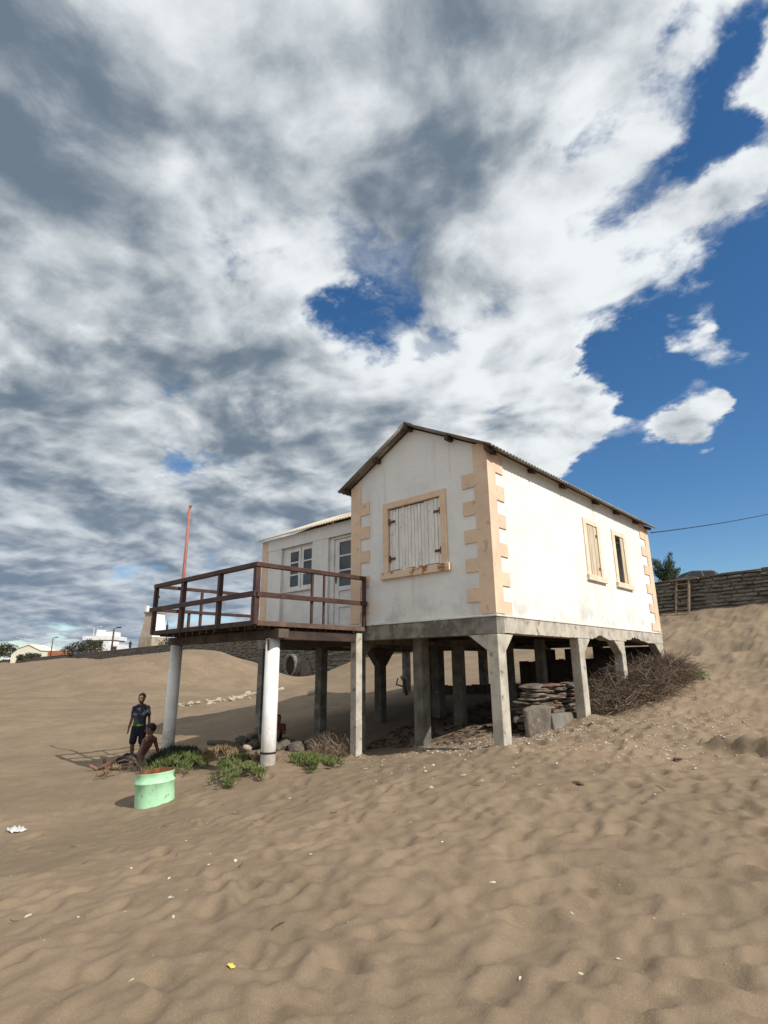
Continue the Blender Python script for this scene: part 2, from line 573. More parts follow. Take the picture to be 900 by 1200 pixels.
M_CARGLASS = material('car_glass', (0.010, 0.013, 0.015), rough=0.6, spec=0.08)
M_PIPE = bpy.data.materials.new('white_painted_pipe')
M_PIPE.use_nodes = True
T = NT(M_PIPE.node_tree)
vec = T.node('ShaderNodeTexCoord').outputs['Object']
sp = T.node('ShaderNodeSeparateXYZ'); T.link(vec, sp.inputs[0])
pcol = T.mix(T.ramp(T.noise(vec, 3, 5, .6), .38, .66), (0.80, 0.79, 0.765), (0.70, 0.685, 0.65))
splash = T.m('MULTIPLY', T.ramp(sp.outputs[2], -1.35, -0.55, 1.0, 0.0), T.ramp(T.noise(vec, 7, 5, .65), .36, .60))      # splashed sand and salt at the foot
pcol = T.mix(T.m('MULTIPLY', splash, 0.8), pcol, (0.42, 0.345, 0.255))
pcol = T.mix(T.ramp(T.noise(vec, 9, 5, .65), .64, .72), pcol, (0.36, 0.30, 0.24))
bs = T.node('ShaderNodeBsdfPrincipled'); T.link(pcol, bs.inputs['Base Color']); bs.inputs['Roughness'].default_value = .6
bn = T.node('ShaderNodeBump'); bn.inputs['Strength'].default_value = .25; bn.inputs['Distance'].default_value = .006
T.link(T.noise(vec, 11, 5, .6), bn.inputs['Height']); T.link(bn.outputs[0], bs.inputs['Normal'])
ou = T.node('ShaderNodeOutputMaterial'); T.link(bs.outputs[0], ou.inputs['Surface'])
M_BLACK = material('black_rubber', (0.02, 0.02, 0.02), rough=0.7)
M_POLE = material('faded_red_paint', (0.40, 0.15, 0.11), (0.32, 0.115, 0.085), scale=6, rough=0.6, bump=0.1)
M_WALLSTONE = material('dark_wall_stone', (0.228, 0.204, 0.170), (0.132, 0.116, 0.096), scale=2.5, bump=0.9, bscale=9, var2=(0.29, 0.245, 0.19), scale2=3.2, stretch=(0.6, 0.6, 2.4), lo2=0.60, hi2=0.78, bdist=0.05)
M_STONE = material('grey_brown_stone', (0.165, 0.137, 0.106), (0.10, 0.083, 0.066), scale=5, bump=0.8, bscale=14, var2=(0.27, 0.235, 0.19), scale2=8, bdist=0.02)
M_STONE_RED = material('reddish_stone', (0.23, 0.135, 0.095), (0.15, 0.095, 0.07), scale=5, bump=0.8, bscale=14, bdist=0.02)
M_PALESTONE = material('pale_limestone', (0.46, 0.39, 0.295), (0.31, 0.255, 0.19), scale=8, bump=0.7, bscale=20)
M_SHELL = material('bleached_shell', (0.62, 0.56, 0.46), (0.44, 0.38, 0.30), scale=30, rough=0.6, bump=0.3, bscale=60)
M_TWIG = material('dry_grey_twigs', (0.135, 0.095, 0.064), (0.065, 0.046, 0.033), scale=14, rough=0.9)
M_TWIG_PALE = material('pale_dry_stems', (0.30, 0.225, 0.155), (0.19, 0.135, 0.095), scale=10, rough=0.9)
M_LEAF = material('dune_plant_leaf', (0.185, 0.225, 0.070), (0.110, 0.150, 0.046), scale=9, rough=0.6, transl=0.25, var2=(0.16, 0.155, 0.055), scale2=5)
M_LEAF_DARK = material('shaded_dune_leaf', (0.040, 0.062, 0.028), (0.028, 0.043, 0.022), scale=9, rough=0.7, transl=0.2)  # shaded copy of the leaf green, shade put into the colour
M_BROWNLEAF = material('withered_leaf', (0.30, 0.165, 0.10), (0.42, 0.29, 0.19), scale=12, rough=0.8, transl=0.2)
M_CROWN = material('tamarisk_leaf', (0.060, 0.082, 0.035), (0.036, 0.052, 0.025), scale=1.5, rough=0.8, transl=0.15)
M_CROWN_BROWN = material('dull_shrub_leaf', (0.085, 0.078, 0.040), (0.050, 0.052, 0.028), scale=0.5, rough=0.8, transl=0.15)
M_BARK = material('grey_bark', (0.14, 0.105, 0.075), (0.08, 0.06, 0.045), scale=8, bump=0.5)
M_GREEN = material('mint_green_paint', (0.44, 0.74, 0.47), (0.36, 0.64, 0.39), scale=4, rough=0.6, bump=0.25, bscale=14, var2=(0.22, 0.20, 0.12), scale2=8, lo2=0.61, hi2=0.66)
M_SKIN = material('brown_skin', (0.215, 0.110, 0.072), (0.175, 0.086, 0.055), scale=8, rough=0.55)
M_HAIR = material('black_hair', (0.012, 0.010, 0.009), rough=0.6, bump=0.4, bscale=90)
M_STREET = material('street_asphalt', (0.11, 0.10, 0.09), (0.15, 0.135, 0.115), scale=0.6, bump=0.3)
# ------------------------------------------------------------------ the sand
CTRL = np.array([
    (0, 0, 0), (0, 2.96, .19), (0.9, 2.7, .21), (0.6, 4.6, .42), (2.5, 4.4, .20), (0.3, 7.6, .95), (0.6, 8.1, .78), (2.0, 8.0, .78),
    (-3.05, -.05, -.36), (-1.75, .1, -.14), (-2.05, 1.83, .08), (-1.85, 3.35, .05), (-4.4, 2.05, .0), (-3.18, 2.45, .16), (-7.25, .8, -.30), (-5.07, .8, -.27),
    (-3.0, -1.95, -.25), (-6.17, -1.95, -.45), (-7.9, -1.72, -.70), (-7.84, -2.58, -.70), (-6.7, -2.3, -.64), (-3.6, -3.45, -.66), (-10.05, -2.55, -.70), (-10.1, -1, -.70),
    (-2.75, -2.35, -.47), (-1.6, -1.3, -.24), (-2.9, -1.1, -.36), (-0.5, -1.4, -.14), (4.6, -7.5, -.40), (1.0, -5.2, -.47), (2.4, -4.4, -.40), (-1, -6, -.62), (4.5, -4, -.30), (4.5, 0, -.05), (2.4, 1.2, .05),
    (6.5, -2, .05), (8, -8, -.3),
    (-0.12, 13.43, 1.67), (1.28, 13.33, 1.65), (4.5, 12.5, 1.7), (-2.12, 15.6, 2.25), (-1.6, 21.02, 3.64), (0.4, 20.7, 3.68), (6, 20.0, 3.8), (-4.0, 21.3, 3.52),
    (-1.6, 8.0, 1.08), (-3.2, 8.0, .85), (-5.09, 7.7, .66), (-8.72, 7.7, .55), (-10.38, 7.7, .56), (-14, 17, 2.0), (-28.1, 24.6, 1.86), (-18, 23, 2.5), (-37.8, 25.9, -.1), (-27, 17.3, .15), (-22, 13.3, .1), (-32.5, 21.5, -.05),
    (-19.95, 7.17, -.4), (-19.85, 9.95, -.05), (-34.3, 15.4, 2.5), (-45.7, 16.2, 2.45), (-32.1, 17.8, 1.55), (-30, 11, .7), (-47.7, 8.1, .24), (-99.6, 23.3, 1.5), (-21, .35, -.3), (-18.7, 2.65, -.3), (-13.5, .5, -.62),
    (-11.5, -2.6, -.70), (-4.5, -4.85, -.69), (-136, 38, 3.7), (-87, 32.7, 3.4), (-60, 27.5, 2.9), (-260, 52, 4.0), (-180, 10, -.2), (-270, -20, -.8), (-120, -10, -.9), (-60, -8, -.9), (-30, -12, -1.1), (-20, -30, -1.6), (20, -30, -1.4),
    (14, 4, .7), (25, 10, 2.6), (30, 16, 3.8), (60, -5, .5), (60, 12, 3.9), (-40, -60, -1.9), (-250, -120, -1.9), (120, -80, -1.9)], float)


def tps_fit(P):
    n = len(P)
    s = 12.0
    XY = P[:, :2] / s
    d2 = ((XY[:, None] - XY[None]) ** 2).sum(-1)
    K = 0.5 * d2 * np.log(d2 + 1e-9)
    K += np.eye(n) * 0.002
    A = np.zeros((n + 3, n + 3))
    A[:n, :n] = K
    A[:n, n] = 1; A[:n, n + 1:] = XY
    A[n, :n] = 1; A[n + 1:, :n] = XY.T
    b = np.concatenate([P[:, 2], np.zeros(3)])
    return XY, np.linalg.solve(A, b), s


TXY, TW, TS = tps_fit(CTRL)


def base_h(x, y):
    x = np.asarray(x, float) / TS; y = np.asarray(y, float) / TS
    n = len(TXY)
    r = TW[n] + TW[n + 1] * x + TW[n + 2] * y
    for i in range(n):
        d2 = (x - TXY[i, 0]) ** 2 + (y - TXY[i, 1]) ** 2
        r = r + TW[i] * 0.5 * d2 * np.log(d2 + 1e-9)
    return np.clip(r, -2.2, 4.25)


POSTS = [(-.07, .1, .30, .07), (-.07, 2.9, .35, .10), (-1.76, .3, .26, .05), (-3.0, .05, .3, .06), (-2.98, -1.95, .3, .07), (-6.17, -1.95, .35, .08), (-2.87, -.17, .25, .05), (-3.62, -3.38, .40, .07), (-5.07, .9, .3, .06), (-2.05, 1.83, .25, .05)]
FEET = []
_r = random.Random(5)
for i in range(1150):
    fx = _r.uniform(-6, 6.5); fy = _r.uniform(-7.2, 7.5)
    if fx < -0.2 and fy > 0:
        continue
    if fx < -2.0 and _r.random() < 0.6:
        continue
    FEET.append((fx, fy, _r.uniform(0, math.pi), _r.uniform(.09, .19), _r.uniform(.055, .10), _r.uniform(.014, .034)))


def detail_h(x, y):
    x = np.asarray(x, float); y = np.asarray(y, float)
    d = np.hypot(x - CAM[0], y - CAM[1])
    left = sstep(x + 0.35 * y, -4.5, 0.5)
    wx = x + 0.22 * perlin(x * 1.3 + 5, y * 1.3); wy = y + 0.22 * perlin(x * 1.3 - 7, y * 1.3 + 3)
    n1 = perlin(wx * 1.75 + 3.1, wy * 2.0 - 8.0)
    n2 = perlin(wx * 3.6 + 13.1, wy * 4.0 + 2.0)
    churn = (0.32 - np.abs(n1)) * 0.062 + (0.3 - np.abs(n2)) * 0.052
    n5 = perlin(wx * 6.3 + 4, wy * 6.9); n6 = perlin(x * 12.5, y * 13.5 + 6)
    churn = churn * (0.22 + 0.78 * left) + (n5 * 0.030 + n6 * 0.011) * (0.45 + 0.55 * left)
    trod = sstep(y, -0.5, 1.2) * sstep(x, -0.5, 0.8) * (1 - sstep(y, 9, 13))      # trodden strip beside the house
    n3 = perlin(wx * 4.1, wy * 4.4); n4 = perlin(wx * 8.3 + 9, wy * 8.6)
    rough = (n3 * 0.075 + n4 * 0.035) * trod
    under = sstep(y, -0.2, 0.5) * (1 - sstep(y, 7.2, 8.2)) * sstep(x, -7.5, -6) * (1 - sstep(x, -0.4, 0.2))
    churn = churn * (1 - 0.6 * trod) * (1 - 0.75 * under) * (1 - 0.4 * sstep(d, 15, 40))
    mid = fbm(x * 0.33, y * 0.33, 3) * 0.09 * (1 - 0.5 * left) * (1 - under)
    dune = fbm(x * 0.12 + 4, y * 0.16, 4) * 0.28 * sstep(d, 60, 110)
    # soft wind-cut hollows in the steep bank behind the house
    bank = sstep(y, 9.5, 12) * (1 - sstep(y, 19, 21)) * sstep(x, -6, -3)
    bk = -np.abs(perlin(x * 0.9 + 0.5 * y, y * 0.55)) * 0.42 * bank + perlin(x * 2.6, y * 1.9) * 0.07 * bank
    far = perlin(x * 0.9, y * 1.1) * 0.07 * sstep(d, 12, 22)
    # low lip of sand to the right of the path
    lt = (x - 1.9) * 0.95 + (y - 1.7) * -0.32                    # low scarp of sand by the path, its shaded face towards the west
    lu = (x - 1.9) * -0.32 + (y - 1.7) * -0.95 - 0.05 * perlin(x * 2.1, y * 1.3)
    lip = 0.19 * sstep(lt, -0.05, 0.8) * (1 - sstep(lt, 3.0, 5.0)) * (1 - sstep(lu, -0.07, 0.07)) * np.exp(-np.clip(-lu - 0.1, 0, 9) / 0.9)
    # small bank eaten out along the front of the undercroft
    h = churn + rough + mid + dune + bk + far + lip
    for px_, py_, r_, a_ in POSTS:                  # sand banked up round posts and drum
        h = h + a_ * np.exp(-((x - px_) ** 2 + (y - py_) ** 2) / r_ ** 2)
    for fx, fy, an, a, b, dp in FEET:
        if np.ndim(x) == 0:
            ca, sa = math.cos(an), math.sin(an)
            u = ((x - fx) * ca + (y - fy) * sa) / a; v = (-(x - fx) * sa + (y - fy) * ca) / b
            q = u * u + v * v
            if q < 9:
                h = h - dp * math.exp(-q ** 1.8) + dp * 0.45 * math.exp(-(math.sqrt(q) - 1.55) ** 2 / 0.18)
    return h


def footprints(xs, ys, Z):
    for fx, fy, an, a, b, dp in FEET:
        i0, i1 = np.searchsorted(xs, [fx - .6, fx + .6]); j0, j1 = np.searchsorted(ys, [fy - .6, fy + .6])
        if i1 - i0 < 2 or j1 - j0 < 2:
            continue
        X, Y = np.meshgrid(xs[i0:i1], ys[j0:j1])
        ca, sa = math.cos(an), math.sin(an)
        u = ((X - fx) * ca + (Y - fy) * sa) / a; v = (-(X - fx) * sa + (Y - fy) * ca) / b
        q = u * u + v * v
        Z[j0:j1, i0:i1] += -dp * np.exp(-q ** 1.8) + dp * 0.45 * np.exp(-(np.sqrt(q) - 1.55) ** 2 / 0.18)


def gz(x, y):
    return float(base_h(x, y) + detail_h(float(x), float(y)))


def axis_coords(lo_dense, hi_dense, lo, hi, step, glo, ghi):
    c = list(np.arange(lo_dense, hi_dense, step))
    p, s = c[-1], step
    while p < hi:
        s = min(s * (1 + ghi), 12); p += s; c.append(p)
    p, s = c[0], step
    left = []
    while p > lo:
        s = min(s * (1 + glo), 12); p -= s; left.append(p)
    return np.array(left[::-1] + c)


xs = axis_coords(-3.2, 5.0, -420, 300, .032, .0155, .08)
ys = axis_coords(-6.0, 0.6, -200, 300, .032, .10, .0165)
X, Y = np.meshgrid(xs, ys)
Z = base_h(X, Y) + detail_h(X, Y)
footprints(xs, ys, Z)
nx, ny = len(xs), len(ys)
verts = np.stack([X.ravel(), Y.ravel(), Z.ravel()], 1)
idx = np.arange(nx * ny).reshape(ny, nx)
quads = np.stack([idx[:-1, :-1], idx[:-1, 1:], idx[1:, 1:], idx[1:, :-1]], -1).reshape(-1, 4)
me = bpy.data.meshes.new('sand')
me.vertices.add(len(verts)); me.vertices.foreach_set('co', verts.ravel())
me.loops.add(quads.size); me.loops.foreach_set('vertex_index', quads.ravel())
me.polygons.add(len(quads)); me.polygons.foreach_set('loop_start', np.arange(0, quads.size, 4))
me.polygons.foreach_set('loop_total', np.full(len(quads), 4))
me.update(); me.validate()
structure(link('sand', me, M_SAND, None, True))


def wall_y(x):                                     # line of the sea wall in plan
    return 20.79 - 0.139 * (x - 0.64)


def wall_top(x):
    return float(np.interp(x, [-400, -270, -120, -60, -28, 0, 40], [5.5, 5.25, 4.5, 4.45, 4.8, 5.03, 5.15]))


def street_z(x, y):
    back = y - wall_y(x) - 0.6
    rise = np.interp(x, [-60, -25], [0.0, 0.10])
    return wall_top(x) - 0.12 + min(max(back, 0), 16) * rise


sx = [-420, -350, -300, -260, -220, -180, -150, -120, -100, -80, -60, -45, -35, -25, -20, -15, -10, -5, 0, 5, 10, 20, 40, 100, 300]
sy = [0.45, 1.5, 3, 5, 8, 12, 16.5, 25, 60, 150, 400]
V, F = [], []
for a in sx:
    for b in sy:
        V.append((a, wall_y(a) + b, street_z(a, wall_y(a) + b)))
for i in range(len(sx) - 1):
    for j in range(len(sy) - 1):
        F.append((i * len(sy) + j, (i + 1) * len(sy) + j, (i + 1) * len(sy) + j + 1, i * len(sy) + j + 1))
structure(MB().add(V, F).build('street', M_STREET, None, True))

# ------------------------------------------------------------------ the sea wall
WALL = thing('sea_wall', 'long dark dry-stone sea wall along the top of the beach behind the stilt house', 'wall', (-10, 22.3, 2))
rs = np.random.RandomState(3)


def stone_strip(wx, z0, nz, fine):
    V = []
    for a in wx:
        top = wall_top(a)
        for k in range(nz):
            V.append((a, z0 + (top - z0) * k / (nz - 1)))
    P = np.array(V)
    wob = 0.07 * perlin(P[:, 0] * 0.55, P[:, 1] * 0.9) + 0.02 * perlin(P[:, 0] * 2.3, P[:, 1] * 2.0)
    H = 0.165
    row = np.floor((P[:, 1] + wob) / H)
    fr = ((P[:, 1] + wob) / H) % 1.0
    wid = 0.36 + 0.45 * ((np.sin(row * 12.9) * 437.5) % 1.0)
    cu = (P[:, 0] + ((row * 0.6180339) % 1.0) * 3) / wid
    colm = np.floor(cu)
    fc = cu % 1.0
    h = ((np.sin(colm * 127.1 + row * 311.7) * 43758.5453) % 1.0)
    joint = np.maximum(1 - sstep(fr, .0, .30), sstep(fr, .90, 1.0))
    joint = np.maximum(joint, .8 * np.maximum(1 - sstep(fc, 0, .10), sstep(fc, .92, 1.0)))
    depth = 0.03 + (0.05 + 0.17 * h) * (1 - joint) + 0.05 * fbm(P[:, 0] * 0.7, P[:, 1] * 0.9, 3) + 0.03 * perlin(P[:, 0] * 5, P[:, 1] * 11)
    VV = [(a, wall_y(a) - dd - 0.04 * (wall_top(a) - zz), zz) for (a, zz), dd in zip(V, depth)]
    F = []
    for i in range(len(wx) - 1):
        for k in range(nz - 1):
            F.append((i * nz + k, (i + 1) * nz + k, (i + 1) * nz + k + 1, i * nz + k + 1))
    n0 = len(VV)
    for a in wx:
        VV.append((a, wall_y(a) + 0.5, wall_top(a)))
    for i in range(len(wx) - 1):
        F.append((i * nz + nz - 1, (i + 1) * nz + nz - 1, n0 + i + 1, n0 + i))
    MB().add(VV, F).build('stone_face', M_WALLSTONE, WALL, recalc=False)


stone_strip(np.concatenate([np.arange(-400, -130, 1.5), np.arange(-130, -55, .4), np.arange(-55, -11.9, .12)]), -1.2, 90, False)
stone_strip(np.concatenate([np.arange(-12.0, 10, .055), np.arange(10, 45, .8)]), 2.4, 84, True)
wx = np.concatenate([np.arange(-400, -50, 2.0), np.arange(14, 45, 2.0)])
cp = MB()
for i in range(len(wx) - 1):
    a, b = wx[i], wx[i + 1]
    if a < 14 < b or -53 < a < 14:
        continue
    for p, q in ((a, b),):
        cp.add([(p, wall_y(p) - .18, wall_top(p) + .002), (q, wall_y(q) - .18, wall_top(q) + .002), (q, wall_y(q) + .5, wall_top(q) + .002), (p, wall_y(p) + .5, wall_top(p) + .002),
                (p, wall_y(p) - .18, wall_top(p) + .14), (q, wall_y(q) - .18, wall_top(q) + .14), (q, wall_y(q) + .5, wall_top(q) + .14), (p, wall_y(p) + .5, wall_top(p) + .14)],
               [(0, 3, 2, 1), (4, 5, 6, 7), (0, 1, 5, 4), (2, 3, 7, 6)])
for a in np.arange(-50, 14, 0.8):                   # coping stones, a little uneven
    b = a + 0.78
    t = wall_top(a) + 0.05 + 0.05 * rs.rand()
    y0 = wall_y(a) - 0.10 - 0.12 * rs.rand()
    cp.add([(a, y0, wall_top(a) + .002), (b, y0 - .139 * .78, wall_top(b) + .002), (b, wall_y(b) + .5, wall_top(b) + .002), (a, wall_y(a) + .5, wall_top(a) + .002),
            (a, y0, t), (b, y0 - .139 * .78, t), (b, wall_y(b) + .5, t), (a, wall_y(a) + .5, t)],
           [(0, 3, 2, 1), (4, 5, 6, 7), (0, 1, 5, 4), (1, 2, 6, 5), (2, 3, 7, 6), (3, 0, 4, 7)])
cp.build('coping', M_STONE, WALL, recalc=False)

# culvert pipe sticking out of the wall
CUL = thing('culvert_pipe', 'big round concrete drain pipe poking out of the sea wall under the deck', 'drain pipe', (-37.6, 25.0, .4))
n = 28
ax = Vector((-0.12, -1.0, 0)).normalized()
sdv = ax.cross(Vector((0, 0, 1)))
c0 = Vector((-37.4, wall_y(-37.4) + 0.4, 1.40)); c1 = c0 + ax * 1.35
V, F = [], []
for c, r in ((c0, 1.05), (c1, 1.05), (c1, .86), (c0, .86)):
    for k in range(n):
        t = 2 * math.pi * k / n
        V.append(c + (sdv * math.cos(t) + Vector((0, 0, 1)) * math.sin(t)) * r)
for j in range(3):
    for k in range(n):
        F.append((j * n + k, j * n + (k + 1) % n, (j + 1) * n + (k + 1) % n, (j + 1) * n + k))
MB().add(V, F).build('pipe', M_CONC_FRONT, CUL, True, recalc=False)
V = [c0 + ax * 1.15 + (sdv * math.cos(2 * math.pi * k / n) + Vector((0, 0, 1)) * math.sin(2 * math.pi * k / n)) * .86 for k in range(n)]
MB().add(V, [tuple(range(n))]).build('shade_disc', M_DARKGAP, CUL, recalc=False)  # black disc just inside the mouth stands for the shade in the pipe
mb = MB()
mb.add([(-36.3, wall_y(-36.3) - .55, .1), (-34.3, wall_y(-34.3) - .5, .3), (-34.3, wall_y(-34.3) + .2, .3), (-36.3, wall_y(-36.3) + .2, .1),
        (-36.2, wall_y(-36.3) - .40, 2.3), (-34.9, wall_y(-34.3) - .35, 1.5), (-34.9, wall_y(-34.3) + .2, 1.5), (-36.2, wall_y(-36.3) + .2, 2.3)],
       [(0, 3, 2, 1), (4, 5, 6, 7), (0, 1, 5, 4), (1, 2, 6, 5), (2, 3, 7, 6), (3, 0, 4, 7)])
mb.build('headwall', M_STONE, CUL, bevel=.05)

# ladder standing on the wall
LAD = thing('wooden_ladder', 'short wooden ladder standing against the sea wall right of the house', 'ladder', (-2.9, 21.0, 3.55))
la, lb = -3.05, -2.50
for a in (la, lb):
    MB().bar((a - .05, wall_y(a) - 1.0, 3.3), (a + .02, wall_y(a) - .38, 4.93), .08, .07).build('side_rail', M_TWIG_PALE, LAD)
for k in range(5):
    t = .18 + k * .18
    z = 3.3 + 1.63 * t
    yy = -1.0 + .62 * t
    MB().bar((la - .02, wall_y(la) + yy - .01, z), (lb - .02, wall_y(lb) + yy - .01, z), .11, .045).build('rung', M_TWIG_PALE, LAD)
MB().bar((la - .22, wall_y(la) - .34, 4.985), (lb + .42, wall_y(lb) - .34, 4.985), .24, .06).build('top_plank', M_TWIG_PALE, LAD)
# ------------------------------------------------------------------ the stilt house
FL, WL, LL, EV = 1.95, -3.176, 7.62, 4.66           # floor level, left wall x, back wall y, eaves
RX, RZ, RS = -1.588, 5.53, 0.5176                   # ridge x, underside of roof at the ridge, roof slope
T_ = 0.16
HOUSE = thing('stilt_house', 'white plastered beach house with peach corner blocks raised on concrete stilts', 'house', (-2.5, 3.5, 0))


def panel(mb, x_of, us, vs, holes, top=None):
    """a wall with rectangular openings: x_of(u, v, side) -> point; holes (u0,u1,v0,v1)"""
    us = sorted(set(us + [h[0] for h in holes] + [h[1] for h in holes]))
    vs = sorted(set(vs + [h[2] for h in holes] + [h[3] for h in holes]))

    def inhole(u, v):
        return any(h[0] < u < h[1] and h[2] < v < h[3] for h in holes)
    for i in range(len(us) - 1):
        for j in range(len(vs) - 1):
            u0, u1, v0, v1 = us[i], us[i + 1], vs[j], vs[j + 1]
            if inhole((u0 + u1) / 2, (v0 + v1) / 2):
                continue
            for s in (0, 1):
                mb.add([x_of(u0, v0, s), x_of(u1, v0, s), x_of(u1, v1, s), x_of(u0, v1, s)], [(0, 1, 2, 3)])
    for h in holes:
        u0, u1, v0, v1 = h
        for a, b in (((u0, v0), (u1, v0)), ((u1, v0), (u1, v1)), ((u1, v1), (u0, v1)), ((u0, v1), (u0, v0))):
            mb.add([x_of(*a, 0), x_of(*b, 0), x_of(*b, 1), x_of(*a, 1)], [(0, 1, 2, 3)])


def gable_z(x):
    return RZ - RS * abs(x - RX) - .012


# plastered walls, one shell
mb = MB()
WF = (-2.21, -0.96, 2.87, 4.06)                     # front window opening
panel(mb, lambda u, v, s: (u, s * T_, v), [WL, 0], [FL, EV], [WF])
for s in (0, 1):
    mb.add([(WL, s * T_, EV), (0, s * T_, EV), (0, s * T_, gable_z(0)), (RX, s * T_, gable_z(RX)), (WL, s * T_, gable_z(WL))], [(0, 1, 2, 3, 4)])
W1 = (3.72, 4.28, 2.97, 4.08); W2 = (5.26, 5.80, 2.97, 4.08)
panel(mb, lambda u, v, s: (-s * T_, u, v), [0, LL], [FL, EV], [W1, W2])
panel(mb, lambda u, v, s: (WL + s * T_, u, v), [0, LL], [FL, EV], [])
panel(mb, lambda u, v, s: (u, LL - s * T_, v), [WL, 0], [FL, EV], [(-2.3, -0.9, 2.87, 4.0)])
mb.add([(WL, LL, EV), (0, LL, EV), (0, LL, gable_z(0)), (RX, LL, gable_z(RX)), (WL, LL, gable_z(WL))], [(0, 1, 2, 3, 4)])
for x in (0, WL):
    mb.add([(x, 0, EV), (x, LL, EV), (x, LL, gable_z(0)), (x, 0, gable_z(0))], [(0, 1, 2, 3)])
mb.build('wall', M_PLASTER, HOUSE)
mb = MB().box(-2.3, -0.9, LL - .1, LL - .06, 2.87, 4.0)
mb.build('rear_board', M_SHUTTER, HOUSE)
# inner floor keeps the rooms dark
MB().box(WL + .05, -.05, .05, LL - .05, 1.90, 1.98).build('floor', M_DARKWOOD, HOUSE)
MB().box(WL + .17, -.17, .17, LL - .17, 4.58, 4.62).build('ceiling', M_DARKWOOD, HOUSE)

# corner blocks in peach render, proud of the plaster
PR = 0.022
BZ = [(4.06, 4.31), (3.585, 3.83), (3.12, 3.345), (2.645, 2.865), (2.165, 2.385)]
BZR = [(4.31, 4.62), (3.83, 4.09), (3.36, 3.595), (2.885, 3.11), (2.41, 2.63), (1.955, 2.165)]


def quoin(pieces):
    m_ = MB()
    for p in pieces:
        m_.box(*p)
    m_.build('quoin', M_PEACH, HOUSE, bevel=.004)


fr = [(-.255, 0, -PR, .004, FL + .02, gable_z(-.255) - .03)] + [(-.50, -.254, -PR + .001, .004, a, b) for a, b in BZ]
rtq = [(-.004, PR, -PR, .225, FL + .02, EV - .05)] + [(-.004, PR - .001, .224, .465, a, b) for a, b in BZR]
quoin(fr)
quoin(rtq)
quoin([(WL - PR, -2.93, -PR, .004, FL + .02, gable_z(-2.93) - .14)] + [(-2.931, -2.69, -PR + .001, .004, a, b) for a, b in BZ])
quoin([(WL - PR, WL + .004, .0045, .23, FL + .02, EV - .06)] + [(WL - PR + .001, WL + .004, .229, .46, a, b) for a, b in BZR])
quoin([(-.004, PR, 7.36, LL + PR, FL + .02, EV - .05)] + [(-.004, PR - .001, 7.04, 7.361, a, b) for a, b in [(4.28, 4.61), (3.84, 4.08), (3.36, 3.6), (2.89, 3.12), (2.42, 2.64), (1.98, 2.17)]])

# front window
WIN = thing('window', None, None, (-1.6, 0, 2.8)); WIN.parent = HOUSE; WIN.location = Vector((-1.6, 0, 2.8)) - HOUSE.location
WIN['label'] = 'square front window boarded with flaking white planks'
f = MB()
f.box(-2.32, -2.20, -.035, .03, 2.86, 4.17).box(-.97, -.85, -.035, .03, 2.86, 4.17).box(-2.199, -.971, -.034, .03, 4.055, 4.169)
f.build('frame', M_PEACH, WIN, bevel=.004)
MB().box(-2.36, -.80, -.065, .03, 2.73, 2.859).build('sill', M_SILL, WIN, bevel=.006)
MB().box(-2.20, -.97, .075, .085, 2.87, 4.05).build('backing', M_DARKGAP, WIN)
rp = random.Random(11)


def planks(mb_, n, u0, u1, z0, z1, put, ragged=.01):
    w = (u1 - u0) / n
    for i in range(n):
        a = u0 + i * w + .003 + rp.uniform(0, .002)
        b = u0 + (i + 1) * w - .003 - rp.uniform(0, .002)
        d = rp.uniform(-.006, .006)
        put(mb_, a, b, z0 + rp.uniform(0, ragged), z1 - rp.uniform(0, ragged), d)


for u0, u1, n in ((-2.192, -1.588, 8), (-1.582, -.978, 8)):
    s_ = MB()
    planks(s_, n, u0, u1, 2.875, 4.045, lambda m_, a, b, c, d, k: m_.box(a, b, .012 + k, .037 + k, c, d), .02)
    sh = s_.build('shutter', M_SHUTTER, WIN, bevel=.002)
    hx = u0 + .02 if u0 < -2 else u1 - .02
    sg = 1 if u0 < -2 else -1
    for zz in (3.10, 3.80):
        hb = MB().box(min(hx, hx + sg * .13), max(hx, hx + sg * .13), -.008, .005, zz - .02, zz + .02)
        hb.tube([(hx, -.004, zz - .06), (hx, -.004, zz + .06)], .014, 8)
        hb.build('hinge', M_RUST, sh)

